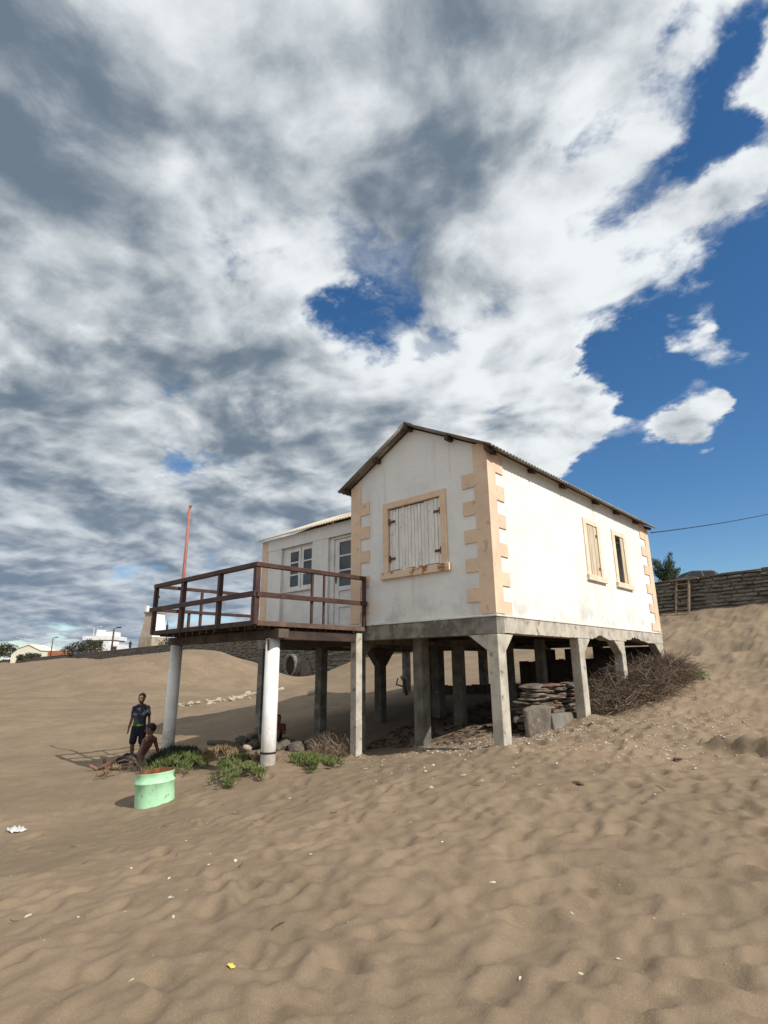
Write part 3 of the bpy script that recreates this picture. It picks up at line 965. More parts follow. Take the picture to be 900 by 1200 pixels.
# side windows
for (fy0, fy1, i0, i1, lab) in ((3.55, 4.44, 3.72, 4.28, 'narrow side window closed by cream planks'), (5.08, 6.0, 5.26, 5.80, 'narrow side window standing open and dark')):
    w_ = thing('window', lab, None, (0, 0, 0)); w_.parent = HOUSE; w_.location = Vector((0, (fy0 + fy1) / 2, 2.86)) - HOUSE.location
    f = MB()
    f.box(-.03, .022, fy0 + .03, i0 + .006, 2.97, 4.18).box(-.03, .022, i1 - .006, fy1 - .03, 2.97, 4.18).box(-.03, .021, i0 + .007, i1 - .007, 4.07, 4.179)
    f.build('frame', M_PEACH_PALE, w_, bevel=.004)
    MB().box(-.03, .06, fy0 - .02, fy1 + .03, 2.855, 2.969).build('sill', M_PEACH_PALE, w_, bevel=.005)
    if fy0 < 4:
        s_ = MB()
        planks(s_, 6, i0 + .01, i1 - .01, 2.975, 4.065, lambda m_, a, b, c, d, k: m_.box(-.022 + k, .002 + k, a, b, c, d))
        sh = s_.build('shutter', M_SHUTTER_Y, w_, bevel=.002)
        for zz in (3.15, 3.86):
            MB().box(.003, .012, i1 - .10, i1 - .03, zz - .03, zz + .03).build('hinge', M_RUST, sh)
    else:
        # one narrow leaf left standing on the far side, the rest of the opening is dark
        s_ = MB()
        planks(s_, 2, i1 - .185, i1 - .012, 2.985, 4.06, lambda m_, a, b, c, d, k: m_.box(-.022 + k, .002 + k, a, b, c, d))
        s_.build('shutter', M_SHUTTER_Y, w_)
        MB().box(-.045, -.015, i0 + .012, i0 + .05, 2.98, 4.065).box(-.045, -.015, i0 + .051, i1 - .05, 3.90, 3.93).build('inner_sash', M_DARKWOOD, w_)

# roof: two corrugated slopes, purlins showing at the gable, rafter tails at the eaves


def corrugated(name, mat, eave0, eave1, ridge0, ridge1, pitch=.105, amp=.014, thick=.008, parent=None, per=6):
    e0, e1, r0, r1 = map(Vector, (eave0, eave1, ridge0, ridge1))
    nrm = (e1 - e0).cross(r0 - e0).normalized()
    if nrm.z < 0:
        nrm = -nrm
    L = (e1 - e0).length
    n = int(L / pitch * per)
    V, F = [], []
    for i in range(n + 1):
        t = i / n
        w = math.cos(2 * math.pi * t * L / pitch) * amp
        a = e0.lerp(e1, t) + nrm * w; b = r0.lerp(r1, t) + nrm * w
        V += [a, b, b + nrm * thick, a + nrm * thick]
    for i in range(n):
        o, q = i * 4, i * 4 + 4
        F += [(o, o + 1, q + 1, q), (o + 3, q + 3, q + 2, o + 2), (o, q, q + 3, o + 3), (o + 1, o + 2, q + 2, q + 1)]
    F += [(0, 3, 2, 1), (n * 4, n * 4 + 1, n * 4 + 2, n * 4 + 3)]
    return MB().add(V, F).build(name, mat, parent, True, recalc=False)


def roof_z(x):
    return RZ + .03 - RS * abs(x - RX)


y0r, y1r = -.20, 7.78
for xe in (.215, -3.41):
    corrugated('roof_slope', M_ROOF, (xe, y0r, roof_z(xe)), (xe, y1r, roof_z(xe)), (RX, y0r, roof_z(RX)), (RX, y1r, roof_z(RX)), parent=HOUSE)
cap = MB()
cap.add([(RX - .16, y0r - .01, roof_z(RX) - .055), (RX, y0r - .01, roof_z(RX) + .03), (RX + .16, y0r - .01, roof_z(RX) - .055),
         (RX - .16, y1r + .01, roof_z(RX) - .055), (RX, y1r + .01, roof_z(RX) + .03), (RX + .16, y1r + .01, roof_z(RX) - .055)],
        [(0, 1, 4, 3), (1, 2, 5, 4)])
co = cap.build('ridge_cap', M_ROOF, HOUSE, recalc=False)
so = co.modifiers.new('solid', 'SOLIDIFY'); so.thickness = .008; so.offset = 1
for px in (-3.28, -2.41, RX, -.68, .10):
    zt = roof_z(px) - .022
    MB().box(px - .035, px + .035, -.17, .02 if abs(px + 1.5) < 1.7 else 7.7, zt - .085, zt).build('purlin', M_DARKWOOD, HOUSE)
for yy in (.10, 1.42, 2.67, 4.24, 5.42, 6.68, 7.5):
    z1 = roof_z(.15) - .035
    MB().bar((-.15, yy, roof_z(-.15) - .10), (.15, yy, z1 - .055), .06, .07).build('rafter_tail', M_DARKWOOD, HOUSE)

# concrete frame: ledge, beams, stilts with haunches
LG = MB()
LG.box(WL - .03, .035, -.035, .20, 1.925, 1.952).box(-.2, .035, .2005, LL + .03, 1.925, 1.952)
LG.build('ledge', M_LEDGE, HOUSE, bevel=.004)
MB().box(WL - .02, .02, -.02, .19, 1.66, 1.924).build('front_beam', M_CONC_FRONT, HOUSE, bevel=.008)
# side beam with a crumbled lower edge over the far bays
r2 = random.Random(21)
segs = []
yy = .1905
V, F = [], []
ysg = list(np.arange(.1905, LL + .03, .06)) + [LL + .03]
for y in ysg:
    low = 1.675
    if 3.4 < y < 4.3:
        low += .10 * max(0, 1 - abs(y - 3.85) / .42) * (0.6 + .6 * r2.random())
    if 5.2 < y < 6.7:
        low += .11 * max(0, 1 - abs(y - 5.75) / .8) * (0.5 + .6 * r2.random())
    V += [(-.19, y, low), (.02, y, low + .01 * r2.random()), (.02, y, 1.924), (-.19, y, 1.924)]
for i in range(len(ysg) - 1):
    o, q = i * 4, i * 4 + 4
    for k in range(4):
        F.append((o + k, q + k, q + (k + 1) % 4, o + (k + 1) % 4))
F += [(0, 1, 2, 3), tuple((len(ysg) - 1) * 4 + k for k in (3, 2, 1, 0))]
MB().add(V, F).build('side_beam', M_CONC, HOUSE)
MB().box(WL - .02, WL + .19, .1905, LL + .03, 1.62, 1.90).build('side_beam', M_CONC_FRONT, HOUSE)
MB().box(WL + .1905, -.1905, LL - .16, LL + .03, 1.66, 1.90).build('rear_beam', M_CONC_FRONT, HOUSE)
for yy in (2.0, 4.0, 5.8):
    MB().box(WL + .1905, -.1905, yy - .09, yy + .09, 1.70, 1.899).build('floor_joist', M_DARKWOOD, HOUSE)


def stilt(x0, x1, y0, y1, top, mat=None, hy=(0, 0), hx=(0, 0), hz=1.40, foot=None):
    """a concrete stilt with optional sloping haunches towards -y/+y and -x/+x"""
    cx, cy = (x0 + x1) / 2, (y0 + y1) / 2
    b = (foot if foot is not None else gz(cx, cy)) - .7
    m_ = MB().box(x0, x1, y0, y1, b, top)
    e = .002
    if hy[0]:
        m_.prism([(y0 + e, hz), (y0 + e, top - e), (y0 - hy[0], top - e)], 'x', x0 + e, x1 - e)
    if hy[1]:
        m_.prism([(y1 - e, hz), (y1 - e, top - e), (y1 + hy[1], top - e)], 'x', x0 + e, x1 - e)
    if hx[0]:
        m_.prism([(x0 + e, hz), (x0 + e, top - e), (x0 - hx[0], top - e)], 'y', y0 + e, y1 - e)
    if hx[1]:
        m_.prism([(x1 - e, hz), (x1 - e, top - e), (x1 + hx[1], top - e)], 'y', y0 + e, y1 - e)
    return m_.build('stilt', mat or M_CONC, HOUSE, bevel=.012)


stilt(-.165, .018, -.018, .20, 1.659, hy=(0, .25), hx=(.36, 0))
stilt(-.165, .018, 2.80, 3.02, 1.674, hy=(0, .30))
stilt(-.165, .018, 4.88, 5.08, 1.674, hy=(.34, 0))
stilt(-.165, .018, 7.43, 7.64, 1.674, hy=(.38, 0))
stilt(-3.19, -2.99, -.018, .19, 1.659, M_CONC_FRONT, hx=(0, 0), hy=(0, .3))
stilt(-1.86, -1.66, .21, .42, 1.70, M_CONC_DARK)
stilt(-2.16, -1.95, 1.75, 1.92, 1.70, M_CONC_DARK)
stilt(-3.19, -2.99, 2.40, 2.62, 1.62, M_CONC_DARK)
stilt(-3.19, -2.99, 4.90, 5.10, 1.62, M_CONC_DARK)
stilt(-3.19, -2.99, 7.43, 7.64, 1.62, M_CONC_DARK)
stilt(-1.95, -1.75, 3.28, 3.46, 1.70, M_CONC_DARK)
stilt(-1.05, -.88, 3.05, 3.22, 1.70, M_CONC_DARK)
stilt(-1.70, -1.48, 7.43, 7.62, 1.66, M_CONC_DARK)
# dark boarding closing part of the back of the undercroft
bd = MB()
for i in range(22):
    a = -3.12 + i * .139
    tp = 1.62 if i not in (3, 4, 9, 10) else 1.34
    bd.box(a, a + .132, 7.30, 7.325, .2, tp)
bd.build('undercroft_boards', M_DARKWOOD, HOUSE)
bd = MB()
for i in range(40):
    a = -5.75 + i * .139
    tp = .66 + .015 * math.sin(i * 1.7) + .0045 * i + (.55 if i > 18 else 0)
    bd.box(a, a + .133, 6.02 + .01 * (i % 2), 6.045 + .01 * (i % 2), -.3, tp)
bd.build('shade_boards', M_DARKWOOD, HOUSE)  # boards added to hide lit sand and deepen the undercroft shade

# ------------------------------------------------------------------ the lower wing behind the deck
AY, AL = .80, -7.36
mb = MB()
mb.box(AL, -7.12, AY + .01, AY + .2, FL, 4.36)
mb.box(-7.119, -6.56, AY, AY + .2, FL, 4.06)
mb.box(-5.36, -4.81, AY, AY + .2, FL, 4.06)
mb.box(-7.119, WL - .03, AY - .012, AY + .2, 4.061, 4.36)
mb.box(-6.559, -5.361, AY + .09, AY + .2, FL, 2.95)
mb.box(-3.72, WL - .03, AY + .06, AY + .2, FL, 4.06)
mb.box(AL, AL + .15, AY + .201, 6.4, FL, 4.36)
mb.box(AL + .151, WL - .03, 6.25, 6.4, FL, 4.36)
RYV_ = 3.0
for x in (AL, ):
    mb.add([(AL + .02, AY + .2, 4.36), (AL + .02, 6.3, 4.36), (AL + .02, RYV_, 5.34)], [(0, 1, 2)])
mb.build('wing_wall', M_PLASTER, HOUSE)
MB().box(AL - .012, -7.121, AY - .01, AY + .009, FL, 4.35).build('quoin', M_PEACH, HOUSE)
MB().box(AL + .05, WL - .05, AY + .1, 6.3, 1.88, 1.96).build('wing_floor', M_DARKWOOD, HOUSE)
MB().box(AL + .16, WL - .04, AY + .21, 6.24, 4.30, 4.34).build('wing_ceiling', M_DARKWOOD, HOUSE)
MB().box(AL, WL - .03, AY - .02, AY + .19, 1.64, 1.925).build('wing_beam', M_CONC_FRONT, HOUSE, bevel=.01)
MB().box(AL, AL + .2, AY + .1905, 6.4, 1.64, 1.90).build('wing_beam', M_CONC_FRONT, HOUSE)
MB().box(AL + .2005, WL - .03, 6.2, 6.4, 1.64, 1.90).build('wing_beam', M_CONC_FRONT, HOUSE)
MB().box(-4.50, -4.30, AY + .1905, 6.19, 1.60, 1.88).build('wing_beam', M_CONC_FRONT, HOUSE)
for (x, y, hy) in ((-7.25, .9, 0), (-5.07, .9, 0), (-7.25, 6.3, 0), (-4.40, 6.3, 0)):
    stilt(x - .10, x + .10, y - .10, y + .09, 1.639, M_CONC_FRONT)
stilt(-4.50, -4.29, 1.98, 2.16, 1.60, M_CONC_DARK, hy=(.34, .34), hz=1.2)
stilt(-4.50, -4.30, 3.80, 3.98, 1.60, M_CONC_DARK)
# pale corrugated roof of the wing, pitched away from the deck
RYV, RZV = 3.0, 5.40
corrugated('wing_roof_slope', M_ROOF_PALE, (AL - .12, AY - .16, 4.365), (WL - .005, AY - .16, 4.365), (AL - .12, RYV, RZV), (WL - .005, RYV, RZV), pitch=.09, amp=.012, thick=.012, parent=HOUSE)
corrugated('wing_roof_slope', M_ROOF_PALE, (AL - .12, 6.6, 4.30), (WL - .005, 6.6, 4.30), (AL - .12, RYV, RZV), (WL - .005, RYV, RZV), pitch=.09, amp=.012, thick=.012, parent=HOUSE)
corrugated('wing_roof_slope', M_ROOF_PALE, (-5.6, AY + .9, 4.84), (WL - .005, AY + .9, 4.84), (-5.6, RYV + .05, RZV + .065), (WL - .005, RYV + .05, RZV + .065), pitch=.09, amp=.012, thick=.012, parent=HOUSE)

# wing window: two sashes of three panes
WN = thing('window', 'white double-sash window of the low wing', None, (0, 0, 0)); WN.parent = HOUSE; WN.location = Vector((-5.85, AY, 2.96)) - HOUSE.location
f = MB()
f.box(-6.555, -6.34, AY + .06, AY + .19, 2.955, 4.058).box(-6.339, -5.365, AY + .06, AY + .19, 4.02, 4.057)
f.box(-6.34, -5.365, AY + .02, AY + .15, 2.952, 3.0)
f.build('frame', M_WHITEPAINT, WN, bevel=.004)
for a, b in ((-6.335, -5.86), (-5.835, -5.37)):
    f = MB()
    y0, y1 = AY + .055, AY + .10
    f.box(a, a + .08, y0, y1, 3.005, 4.015).box(b - .08, b, y0, y1, 3.005, 4.015)
    for z0, z1 in ((3.005, 3.075), (3.345, 3.38), (3.645, 3.68), (3.93, 4.015)):
        f.box(a + .0805, b - .0805, y0 + .001, y1, z0, z1)
    sa = f.build('sash', M_WHITEPAINT, WN)
    for z0, z1 in ((3.08, 3.34), (3.385, 3.64), (3.685, 3.925)):
        MB().box(a + .075, b - .075, AY + .07, AY + .076, z0 - .003, z1 + .003).build('pane', M_GLASS, sa)
# wing door: three panes over two panels
DR = thing('door', 'white door with three glass panes', None, (0, 0, 0)); DR.parent = HOUSE; DR.location = Vector((-4.2, AY, 1.96)) - HOUSE.location
f = MB()
f.box(-4.805, -4.66, AY + .05, AY + .19, FL + .01, 4.055).box(-4.659, -3.75, AY + .05, AY + .19, 4.0, 4.055).box(-3.80, -3.725, AY + .05, AY + .19, FL + .01, 3.999)
f.build('frame', M_WHITEPAINT, DR, bevel=.004)
f = MB()
y0, y1 = AY + .075, AY + .12
f.box(-4.655, -4.51, y0, y1, 1.97, 3.995).box(-3.95, -3.805, y0, y1, 1.97, 3.995)
for z0, z1 in ((1.97, 2.12), (2.46, 2.56), (2.82, 2.92), (3.255, 3.29), (3.585, 3.62), (3.92, 3.995)):
    f.box(-4.5095, -3.9505, y0 + .001, y1, z0, z1)
f.box(-4.52, -3.94, AY + .098, AY + .112, 2.10, 2.84)
lf = f.build('leaf', M_WHITEPAINT, DR, bevel=.003)
for z0, z1 in ((2.92, 3.255), (3.29, 3.585), (3.62, 3.92)):
    MB().box(-4.515, -3.945, AY + .095, AY + .101, z0 - .004, z1 + .004).build('pane', M_GLASS, DR)
MB().box(-4.625, -4.59, y0 - .012, y0 - .001, 3.0, 3.14).bar((-4.608, y0 - .05, 3.09), (-4.52, y0 - .05, 3.09), .018, .018).build('handle', M_RUST, DR)
# dark curtain tone behind the panes
MB().box(-6.5, -3.75, AY + .5, AY + .52, 2.5, 4.05).build('curtain', material('grey_curtain', (.16, .16, .17), (.1, .1, .11), scale=4, stretch=(6, 6, .5)), HOUSE)

# ------------------------------------------------------------------ the deck
DECK = thing('timber_deck', 'dark brown timber deck with open railing in front of the low wing', 'deck', (-4.5, -1.2, 1.0))
DX0, DX1, DY0, DT = -6.22, -2.78, -2.45, 1.90
bd = MB()
y = DY0 + .02
while y < .70:
    b = min(y + .135, .715)
    x1 = DX1 - .012 if b < -.05 else WL - .06
    bd.box(DX0 + .02, x1, y, b - .008, DT - .035, DT - .002 * r2.random())
    y += .135
bd.build('deck_boards', M_DECK, DECK)
f = MB()
f.box(DX0 - .01, DX1 + .012, DY0 - .02, DY0 + .018, DT - .075, DT + .004)
f.build('front_fascia', M_DARKWOOD, DECK, bevel=.004)
MB().box(DX1 - .01, DX1 + .03, DY0 + .0185, -.06, DT - .075, DT + .003).build('side_fascia', M_DECK, DECK, bevel=.004)
MB().box(DX0 - .03, DX0 + .015, DY0 + .0185, .70, DT - .075, DT + .003).build('side_fascia', M_DARKWOOD, DECK, bevel=.004)
for x in np.linspace(DX0 + .25, DX1 - .25, 7):
    MB().box(x - .035, x + .035, DY0 + .05, .70 if x < WL - .1 else -.06, DT - .11, DT - .0365).build('joist', M_DARKWOOD, DECK)
MB().box(-6.36, -2.70, -2.05, -1.85, 1.645, 1.789).build('cross_beam', M_BEAMWOOD, DECK, bevel=.01)
MB().box(-6.2, -3.25, .42, .58, 1.60, 1.788).build('cross_beam', M_DARKWOOD, DECK, bevel=.01)
MB().box(-2.98, -2.82, -1.845, -.12, 1.63, 1.788).build('cross_beam', M_DARKWOOD, DECK, bevel=.01)
for (x, y, bnd) in ((-2.985, -1.95, True), (-6.17, -1.95, False)):
    z0 = gz(x, y)
    p = MB().tube([(x + .03 * (1 if bnd else -1) * .3, y, z0 - .8), (x, y, 1.644)], .115, 24).build('support_post', M_PIPE, DECK, True)
    p['label'] = 'white round post with a black ring near the sand' if bnd else 'white round post rising from green plants'
    for q in p.data.polygons:
        if len(q.vertices) > 4:
            q.use_smooth = False
    if bnd:
        MB().tube([(x, y, -.075), (x, y, -.045)], .123, 24).build('ring', M_BLACK, p)
        MB().box(x + .02, x + .06, y - .119, y - .105, 1.46, 1.64).build('strap', M_BEAMWOOD, p)
MB().box(-2.945, -2.795, -.25, -.10, gz(-2.87, -.17) - .5, 1.787).build('support_post', M_CONC, DECK, bevel=.01)


def rail(p, q, w=.055, h=.085, mat=None):
    MB().bar(p, q, w, h).build('rail', mat or M_RAIL, DECK, bevel=.006)


def rpost(x, y, z0, z1, w=.075):
    MB().box(x - w / 2, x + w / 2, y - w / 2, y + w / 2, z0, z1).build('rail_post', M_RAIL, DECK, bevel=.006)


yr = DY0 - .005
rail((DX0 - .03, yr, 2.775), (DX1 + .05, yr, 2.775), .09, .075)
rail((DX0 - .09, yr - .045, 2.31), (DX1 + .04, yr - .045, 2.31), .045, .085)
for x in (-6.22, -5.11, -3.86, -2.79):
    rpost(x, yr + .005, DT - .06, 2.737, .085 if x > -3 else .075)
xr = DX1
rail((xr, yr + .05, 2.775), (xr, .035 - .09, 2.80), .085, .07)
rail((xr + .045, yr - .02, 2.30), (xr + .045, -.05, 2.325), .045, .08)
for y, w in ((-1.33, .04), (-1.06, .035), (-.075, .06)):
    rpost(xr, y, DT - .02, 2.745 + .03 * (y > -.2), w)
rail((DX0, yr + .05, 2.775), (DX0, -.20, 2.785), .06, .065)
rail((DX0 + .03, yr + .05, 2.31), (DX0 + .03, -.20, 2.315), .045, .065)
for y, z1 in ((-1.46, 2.74), (-1.72, 2.28), (-.20, 2.745)):
    rpost(DX0, y, DT - .02, z1, .05)

FP = thing('red_flagpole', 'tall thin faded red pole rising from the left edge of the deck', 'pole', (-6.08, -1.99, 1.9))
MB().tube([(-6.08, -1.99, 1.89), (-6.08, -1.985, 3.2), (-6.08, -1.98, 4.53)], [.035, .032, .026], 12).build('shaft', M_POLE, FP, True)
MB().tube([(-6.08, -1.98, 4.49), (-6.00, -1.98, 4.50)], .012, 8).build('pulley_hook', M_RUST, FP)

# ------------------------------------------------------------------ wire to the house
WIRE = MB()
p0, p1 = Vector((.10, 7.62, 4.50)), Vector((4.12, 33.5, 11.1))
pts = [p0.lerp(p1, t) - Vector((0, 0, .35 * 4 * t * (1 - t))) for t in np.linspace(0, 1, 25)]
WIRE.tube(pts, .014, 6)
tag(WIRE.build('overhead_wire', M_BLACK, None, True), 'single thin black wire running from the far corner of the roof into the sky', 'wire')
# ------------------------------------------------------------------ on and beyond the promenade, far left
def crown_mb(lumps, n, size, seed, up=0.2):
    """many small leaf sprays spread through a few lumps (centre, radii)"""
    q = random.Random(seed)
    m_ = MB()
    vol = [a[1][0] * a[1][1] * a[1][2] for a in lumps]
    for c, r in lumps:
        k = int(n * r[0] * r[1] * r[2] / sum(vol)) + 1
        for _ in range(k):
            while True:
                p = Vector((q.uniform(-1, 1), q.uniform(-1, 1), q.uniform(-1, 1)))
                if p.length < 1 and (p.length > .45 or q.random() < .25):
                    break
            w = 1 + .22 * math.sin(7 * p.x + seed) * math.cos(6 * p.z + 2 * seed)
            p = Vector((c[0] + p.x * r[0] * w, c[1] + p.y * r[1] * w, c[2] + p.z * r[2] * w))
            d = Vector((q.gauss(0, 1), q.gauss(0, 1), q.gauss(up, 1))).normalized()
            s = d.orthogonal().normalized() * size * q.uniform(.25, .5)
            d = d * size * q.uniform(.6, 1.3)
            m_.add([p - s * .6, p + d * .5 - s, p + d, p + d * .5 + s], [(0, 1, 2, 3)])
    return m_


def tree(name, label, x, y, z, h, lumps, n, size, seed, mat, group=None, trunk_r=.2):
    t = thing(name, label, 'tree' if 'tree' in name else 'shrub', (x, y, z), group)
    tr = MB()
    tr.tube([(x, y, z - .4), (x + .05 * h, y, z + .3 * h), (x, y, z + .62 * h)], [trunk_r, trunk_r * .75, trunk_r * .4], 7)
    for k in range(4):
        a = k * 1.7 + seed
        tr.tube([(x + .03 * h, y, z + .28 * h), (x + math.cos(a) * .22 * h, y + math.sin(a) * .22 * h, z + .66 * h)], [trunk_r * .5, trunk_r * .2], 5)
    tr.build('trunk', M_BARK, t)
    crown_mb([((x + c[0], y + c[1], z + c[2]), r) for c, r in lumps], n, size, seed).build('crown', mat, t, recalc=False)
    return t


def sz(x, y):
    return street_z(x, y)


def yb(x, back):
    return wall_y(x) + back


tree('round_tree', 'dark round-headed tree at the far left end of the promenade', -266.5, 58.0, 5.2, 7.0,
     [((-3.5, -2, 3.4), (3.6, 3.4, 2.4)), ((1.2, 1.4, 3.6), (3.0, 3.0, 2.6)), ((-.8, 0, 5.4), (2.4, 2.4, 1.7))], 1700, .6, 3, M_CROWN_BROWN)
# cream gabled house behind the far end of the wall
hd = Vector((0.735, 0.678, 0)); hn = Vector((0.678, -0.735, 0))


def local_prism(poly, o, d, nrm, depth):
    """poly in (along d, z) extruded backwards against nrm"""
    m_ = MB()
    n_ = len(poly)
    vs = [o + d * p[0] + Vector((0, 0, p[1])) for p in poly] + [o + d * p[0] - nrm * depth + Vector((0, 0, p[1])) for p in poly]
    return m_.add(vs, [tuple(range(n_)), tuple(range(2 * n_ - 1, n_ - 1, -1))] + [(i, (i + 1) % n_, n_ + (i + 1) % n_, n_ + i) for i in range(n_)])


M_CREAM = material('cream_wall', (.74, .70, .56), (.68, .63, .50), scale=.6)
M_TILE = material('orange_roof_tile', (.40, .145, .075), (.30, .11, .06), scale=1.5)
M_WHITEWALL = material('white_wall', (.78, .78, .76), (.66, .66, .64), scale=.5)
M_GREYWALL = material('grey_wall', (.50, .48, .45), (.42, .40, .37), scale=.5)
M_DARKWIN = material('dark_opening', (.05, .055, .065), rough=.3)
H1 = thing('gabled_house', 'cream house with a broad low gable beyond the far end of the sea wall', 'house', (-224.7, 54.4, 4.6))
o = Vector((-224.7, 54.4, 3.6))
local_prism([(-5.2, 0), (4.9, 0), (4.9, 4.4), (.6, 6.3), (-3.3, 4.9), (-3.4, 4.5), (-5.2, 3.2)], o, hd, hn, 9).build('wall', M_CREAM, H1)
local_prism([(5.2, 4.3), (5.2, 4.5), (.6, 6.6), (-3.7, 5.1), (-3.7, 4.9), (.6, 6.35)], o + hn * .3, hd, hn, 9.6).build('roof', M_CREAM, H1)
local_prism([(-2.4, 1.6), (-1.2, 1.6), (-1.2, 2.9), (-2.4, 2.9)], o + hn * .05, hd, hn, .1).build('window', M_DARKWIN, H1)
H2 = thing('tiled_house', 'small house with an orange tiled roof beside the cream gabled house', 'house', (-222, 63, 4.6))
o = Vector((-222.5, 63.0, 3.6))
local_prism([(-3.5, 0), (3.0, 0), (3.0, 2.6), (-3.5, 2.6)], o, hd, hn, 7).build('wall', M_CREAM, H2)
local_prism([(-4.5, 2.5), (3.4, 2.5), (1.0, 4.4), (-2.2, 4.4)], o + hn * .4, hd, hn, 7.6).build('roof', M_TILE, H2)
for i, (x, y, w, h) in enumerate([(-213.2, 49.9, 2.6, 1.5), (-205.4, 50.0, 3.0, 1.9), (-192.5, 48.3, 3.0, 1.6)]):
    tree('low_shrub', ['low green shrub growing in front of the cream gabled house, furthest of three', 'bushiest of the three low shrubs in front of the cream gabled house',
                       'low green shrub nearest the brown lamp post by the cream house'][i], x, y, sz(x, y) - .2, h, [((0, 0, h * .55), (w * .5, w * .5, h * .6)), ((w * .3, 0, h * .5), (w * .35, w * .4, h * .45))],
         420, .4, 20 + i, M_CROWN_BROWN, 'shrubs along the promenade', .1)

# white flat-roofed building with stepped blocks
WBd = thing('white_building', 'white stepped flat-roofed building rising behind a bushy mound', 'building', (-174, 59, 4.4))
o = Vector((-177.0, 56.4, 4.2))
local_prism([(.8, 0), (8.4, 0), (8.4, 5.6), (.8, 5.6)], o, hd, hn, 8).build('wall', M_GREYWALL, WBd)
local_prism([(-.4, 5.6), (8.8, 5.6), (8.8, 6.75), (-.4, 6.75)], o + hn * .8, hd, hn, 9).build('balcony_band', M_WHITEWALL, WBd)
local_prism([(4.2, 6.75), (7.7, 6.75), (7.7, 8.1), (4.2, 8.1)], o - hn * 1.0, hd, hn, 5).build('upper_block', M_WHITEWALL, WBd)
local_prism([(2.8, 6.75), (4.15, 6.75), (4.15, 8.7), (2.8, 8.7)], o - hn * .8, hd, hn, 3).build('roof_tower', M_WHITEWALL, WBd)
for k in range(3):
    a = 1.4 + k * 2.3
    local_prism([(a, 3.6), (a + 1.4, 3.6), (a + 1.4, 5.2), (a, 5.2)], o + hn * .05, hd, hn, .1).build('window', M_DARKWIN, WBd)
WB2 = thing('white_cottage', 'low white block with dark openings beside the stepped white building', 'building', (-139.2, 49.2, 4.4))
o = Vector((-140.8, 47.8, 3.6))
local_prism([(-.2, 0), (4.4, 0), (4.4, 3.6), (1.7, 3.6), (1.7, 4.4), (.2, 4.4), (.2, 3.4), (-.2, 3.4)], o, hd, hn, 5).build('wall', M_WHITEWALL, WB2)
local_prism([(.1, .8), (1.5, .8), (1.5, 2.6), (.1, 2.6)], o + hn * .05, hd, hn, .1).build('garage_door', M_GREYWALL, WB2)
local_prism([(2.5, 2.3), (3.6, 2.3), (3.6, 3.1), (2.5, 3.1)], o + hn * .05, hd, hn, .1).build('window', M_DARKWIN, WB2)
tree('bushy_mound', 'wide brownish-green bushy mound below the white stepped building', -133.9, 41.6, sz(-133.9, 41.6), 3.6,
     [((-1.5, -1.4, 1.5), (1.9, 1.6, 1.5)), ((.3, .3, 1.9), (2.1, 1.8, 1.8)), ((2.0, 1.7, 1.7), (1.6, 1.6, 1.6)), ((-3.1, -2.8, .9), (1.5, 1.4, 1.1))], 2200, .32, 8, M_CROWN_BROWN, None, .12)

# tapering stone beacon tower; the white face paints sunlight on its sunny side
TW_ = thing('beacon_tower', 'square tapering beacon tower with upper sunny face whitened as if lit and stone base on the promenade', 'tower', (-100.6, 41.5, 4.4))
c = Vector((-100.6, 41.5, 0)); du = Vector((.96, .28, 0)); dn = Vector((.28, -.96, 0))


def frustum(m_, c_, z0, z1, h0, h1):
    vs = []
    for zz, hh in ((z0, h0), (z1, h1)):
        for a, b in ((-1, -1), (1, -1), (1, 1), (-1, 1)):
            vs.append(c_ + du * (a * hh) - dn * (b * hh) + Vector((0, 0, zz)))
    return m_.add(vs, [(3, 2, 1, 0), (4, 5, 6, 7), (0, 1, 5, 4), (1, 2, 6, 5), (2, 3, 7, 6), (3, 0, 4, 7)])


M_TOWERSTONE = material('tan_tower_stone', (.40, .32, .235), (.27, .215, .16), scale=1.2, bump=.5, bscale=6)
frustum(MB(), c, 3.9, 7.0, 1.85, 1.62).build('stone_base', M_TOWERSTONE, TW_)
frustum(MB(), c, 7.0, 11.4, 1.60, 1.20).build('shaft', material('tan_tower_render', (.46, .38, .30), (.38, .31, .24), scale=.8), TW_)
wf = MB()
V = []
for zz, hh in ((7.0, 1.60), (11.4, 1.20)):
    for e_ in (.05, -.1):
        for s0 in (-1, 1):
            V.append(c + du * (hh + e_) + dn * (s0 * (hh + .03)) + Vector((0, 0, zz)))
wf.add(V, [(0, 1, 5, 4), (2, 6, 7, 3), (0, 4, 6, 2), (1, 3, 7, 5), (4, 5, 7, 6), (0, 2, 3, 1)])
wf.build('lit_white_face', M_WHITEWALL, TW_)
frustum(MB(), c, 11.4, 11.75, 1.42, 1.46).build('parapet', M_TOWERSTONE, TW_)
for a, b in ((-1, -1), (1, -1), (1, 1), (-1, 1)):
    frustum(MB(), c + du * (a * 1.1) - dn * (b * 1.1), 11.75, 12.9, .30, .30).build('corner_post', M_WHITEWALL, TW_)
frustum(MB(), c, 11.75, 12.7, .75, .70).build('lantern_block', M_WHITEWALL, TW_)
MB().tube([c + Vector((0, 0, 12.6)), c + Vector((0, 0, 15.4))], [.10, .05], 6).build('finial', M_BLACK, TW_)
MB().bar(c + Vector((-.5, -.3, 14.6)), c + Vector((.5, .3, 14.6)), .08, .5).build('weather_vane', M_BLACK, TW_)

M_LAMPWOOD = material('brown_lamp_post', (.105, .06, .042), (.075, .045, .034), scale=3)
M_LAMPGREY = material('pale_lamp_post', (.55, .56, .56), (.45, .46, .47), scale=3)


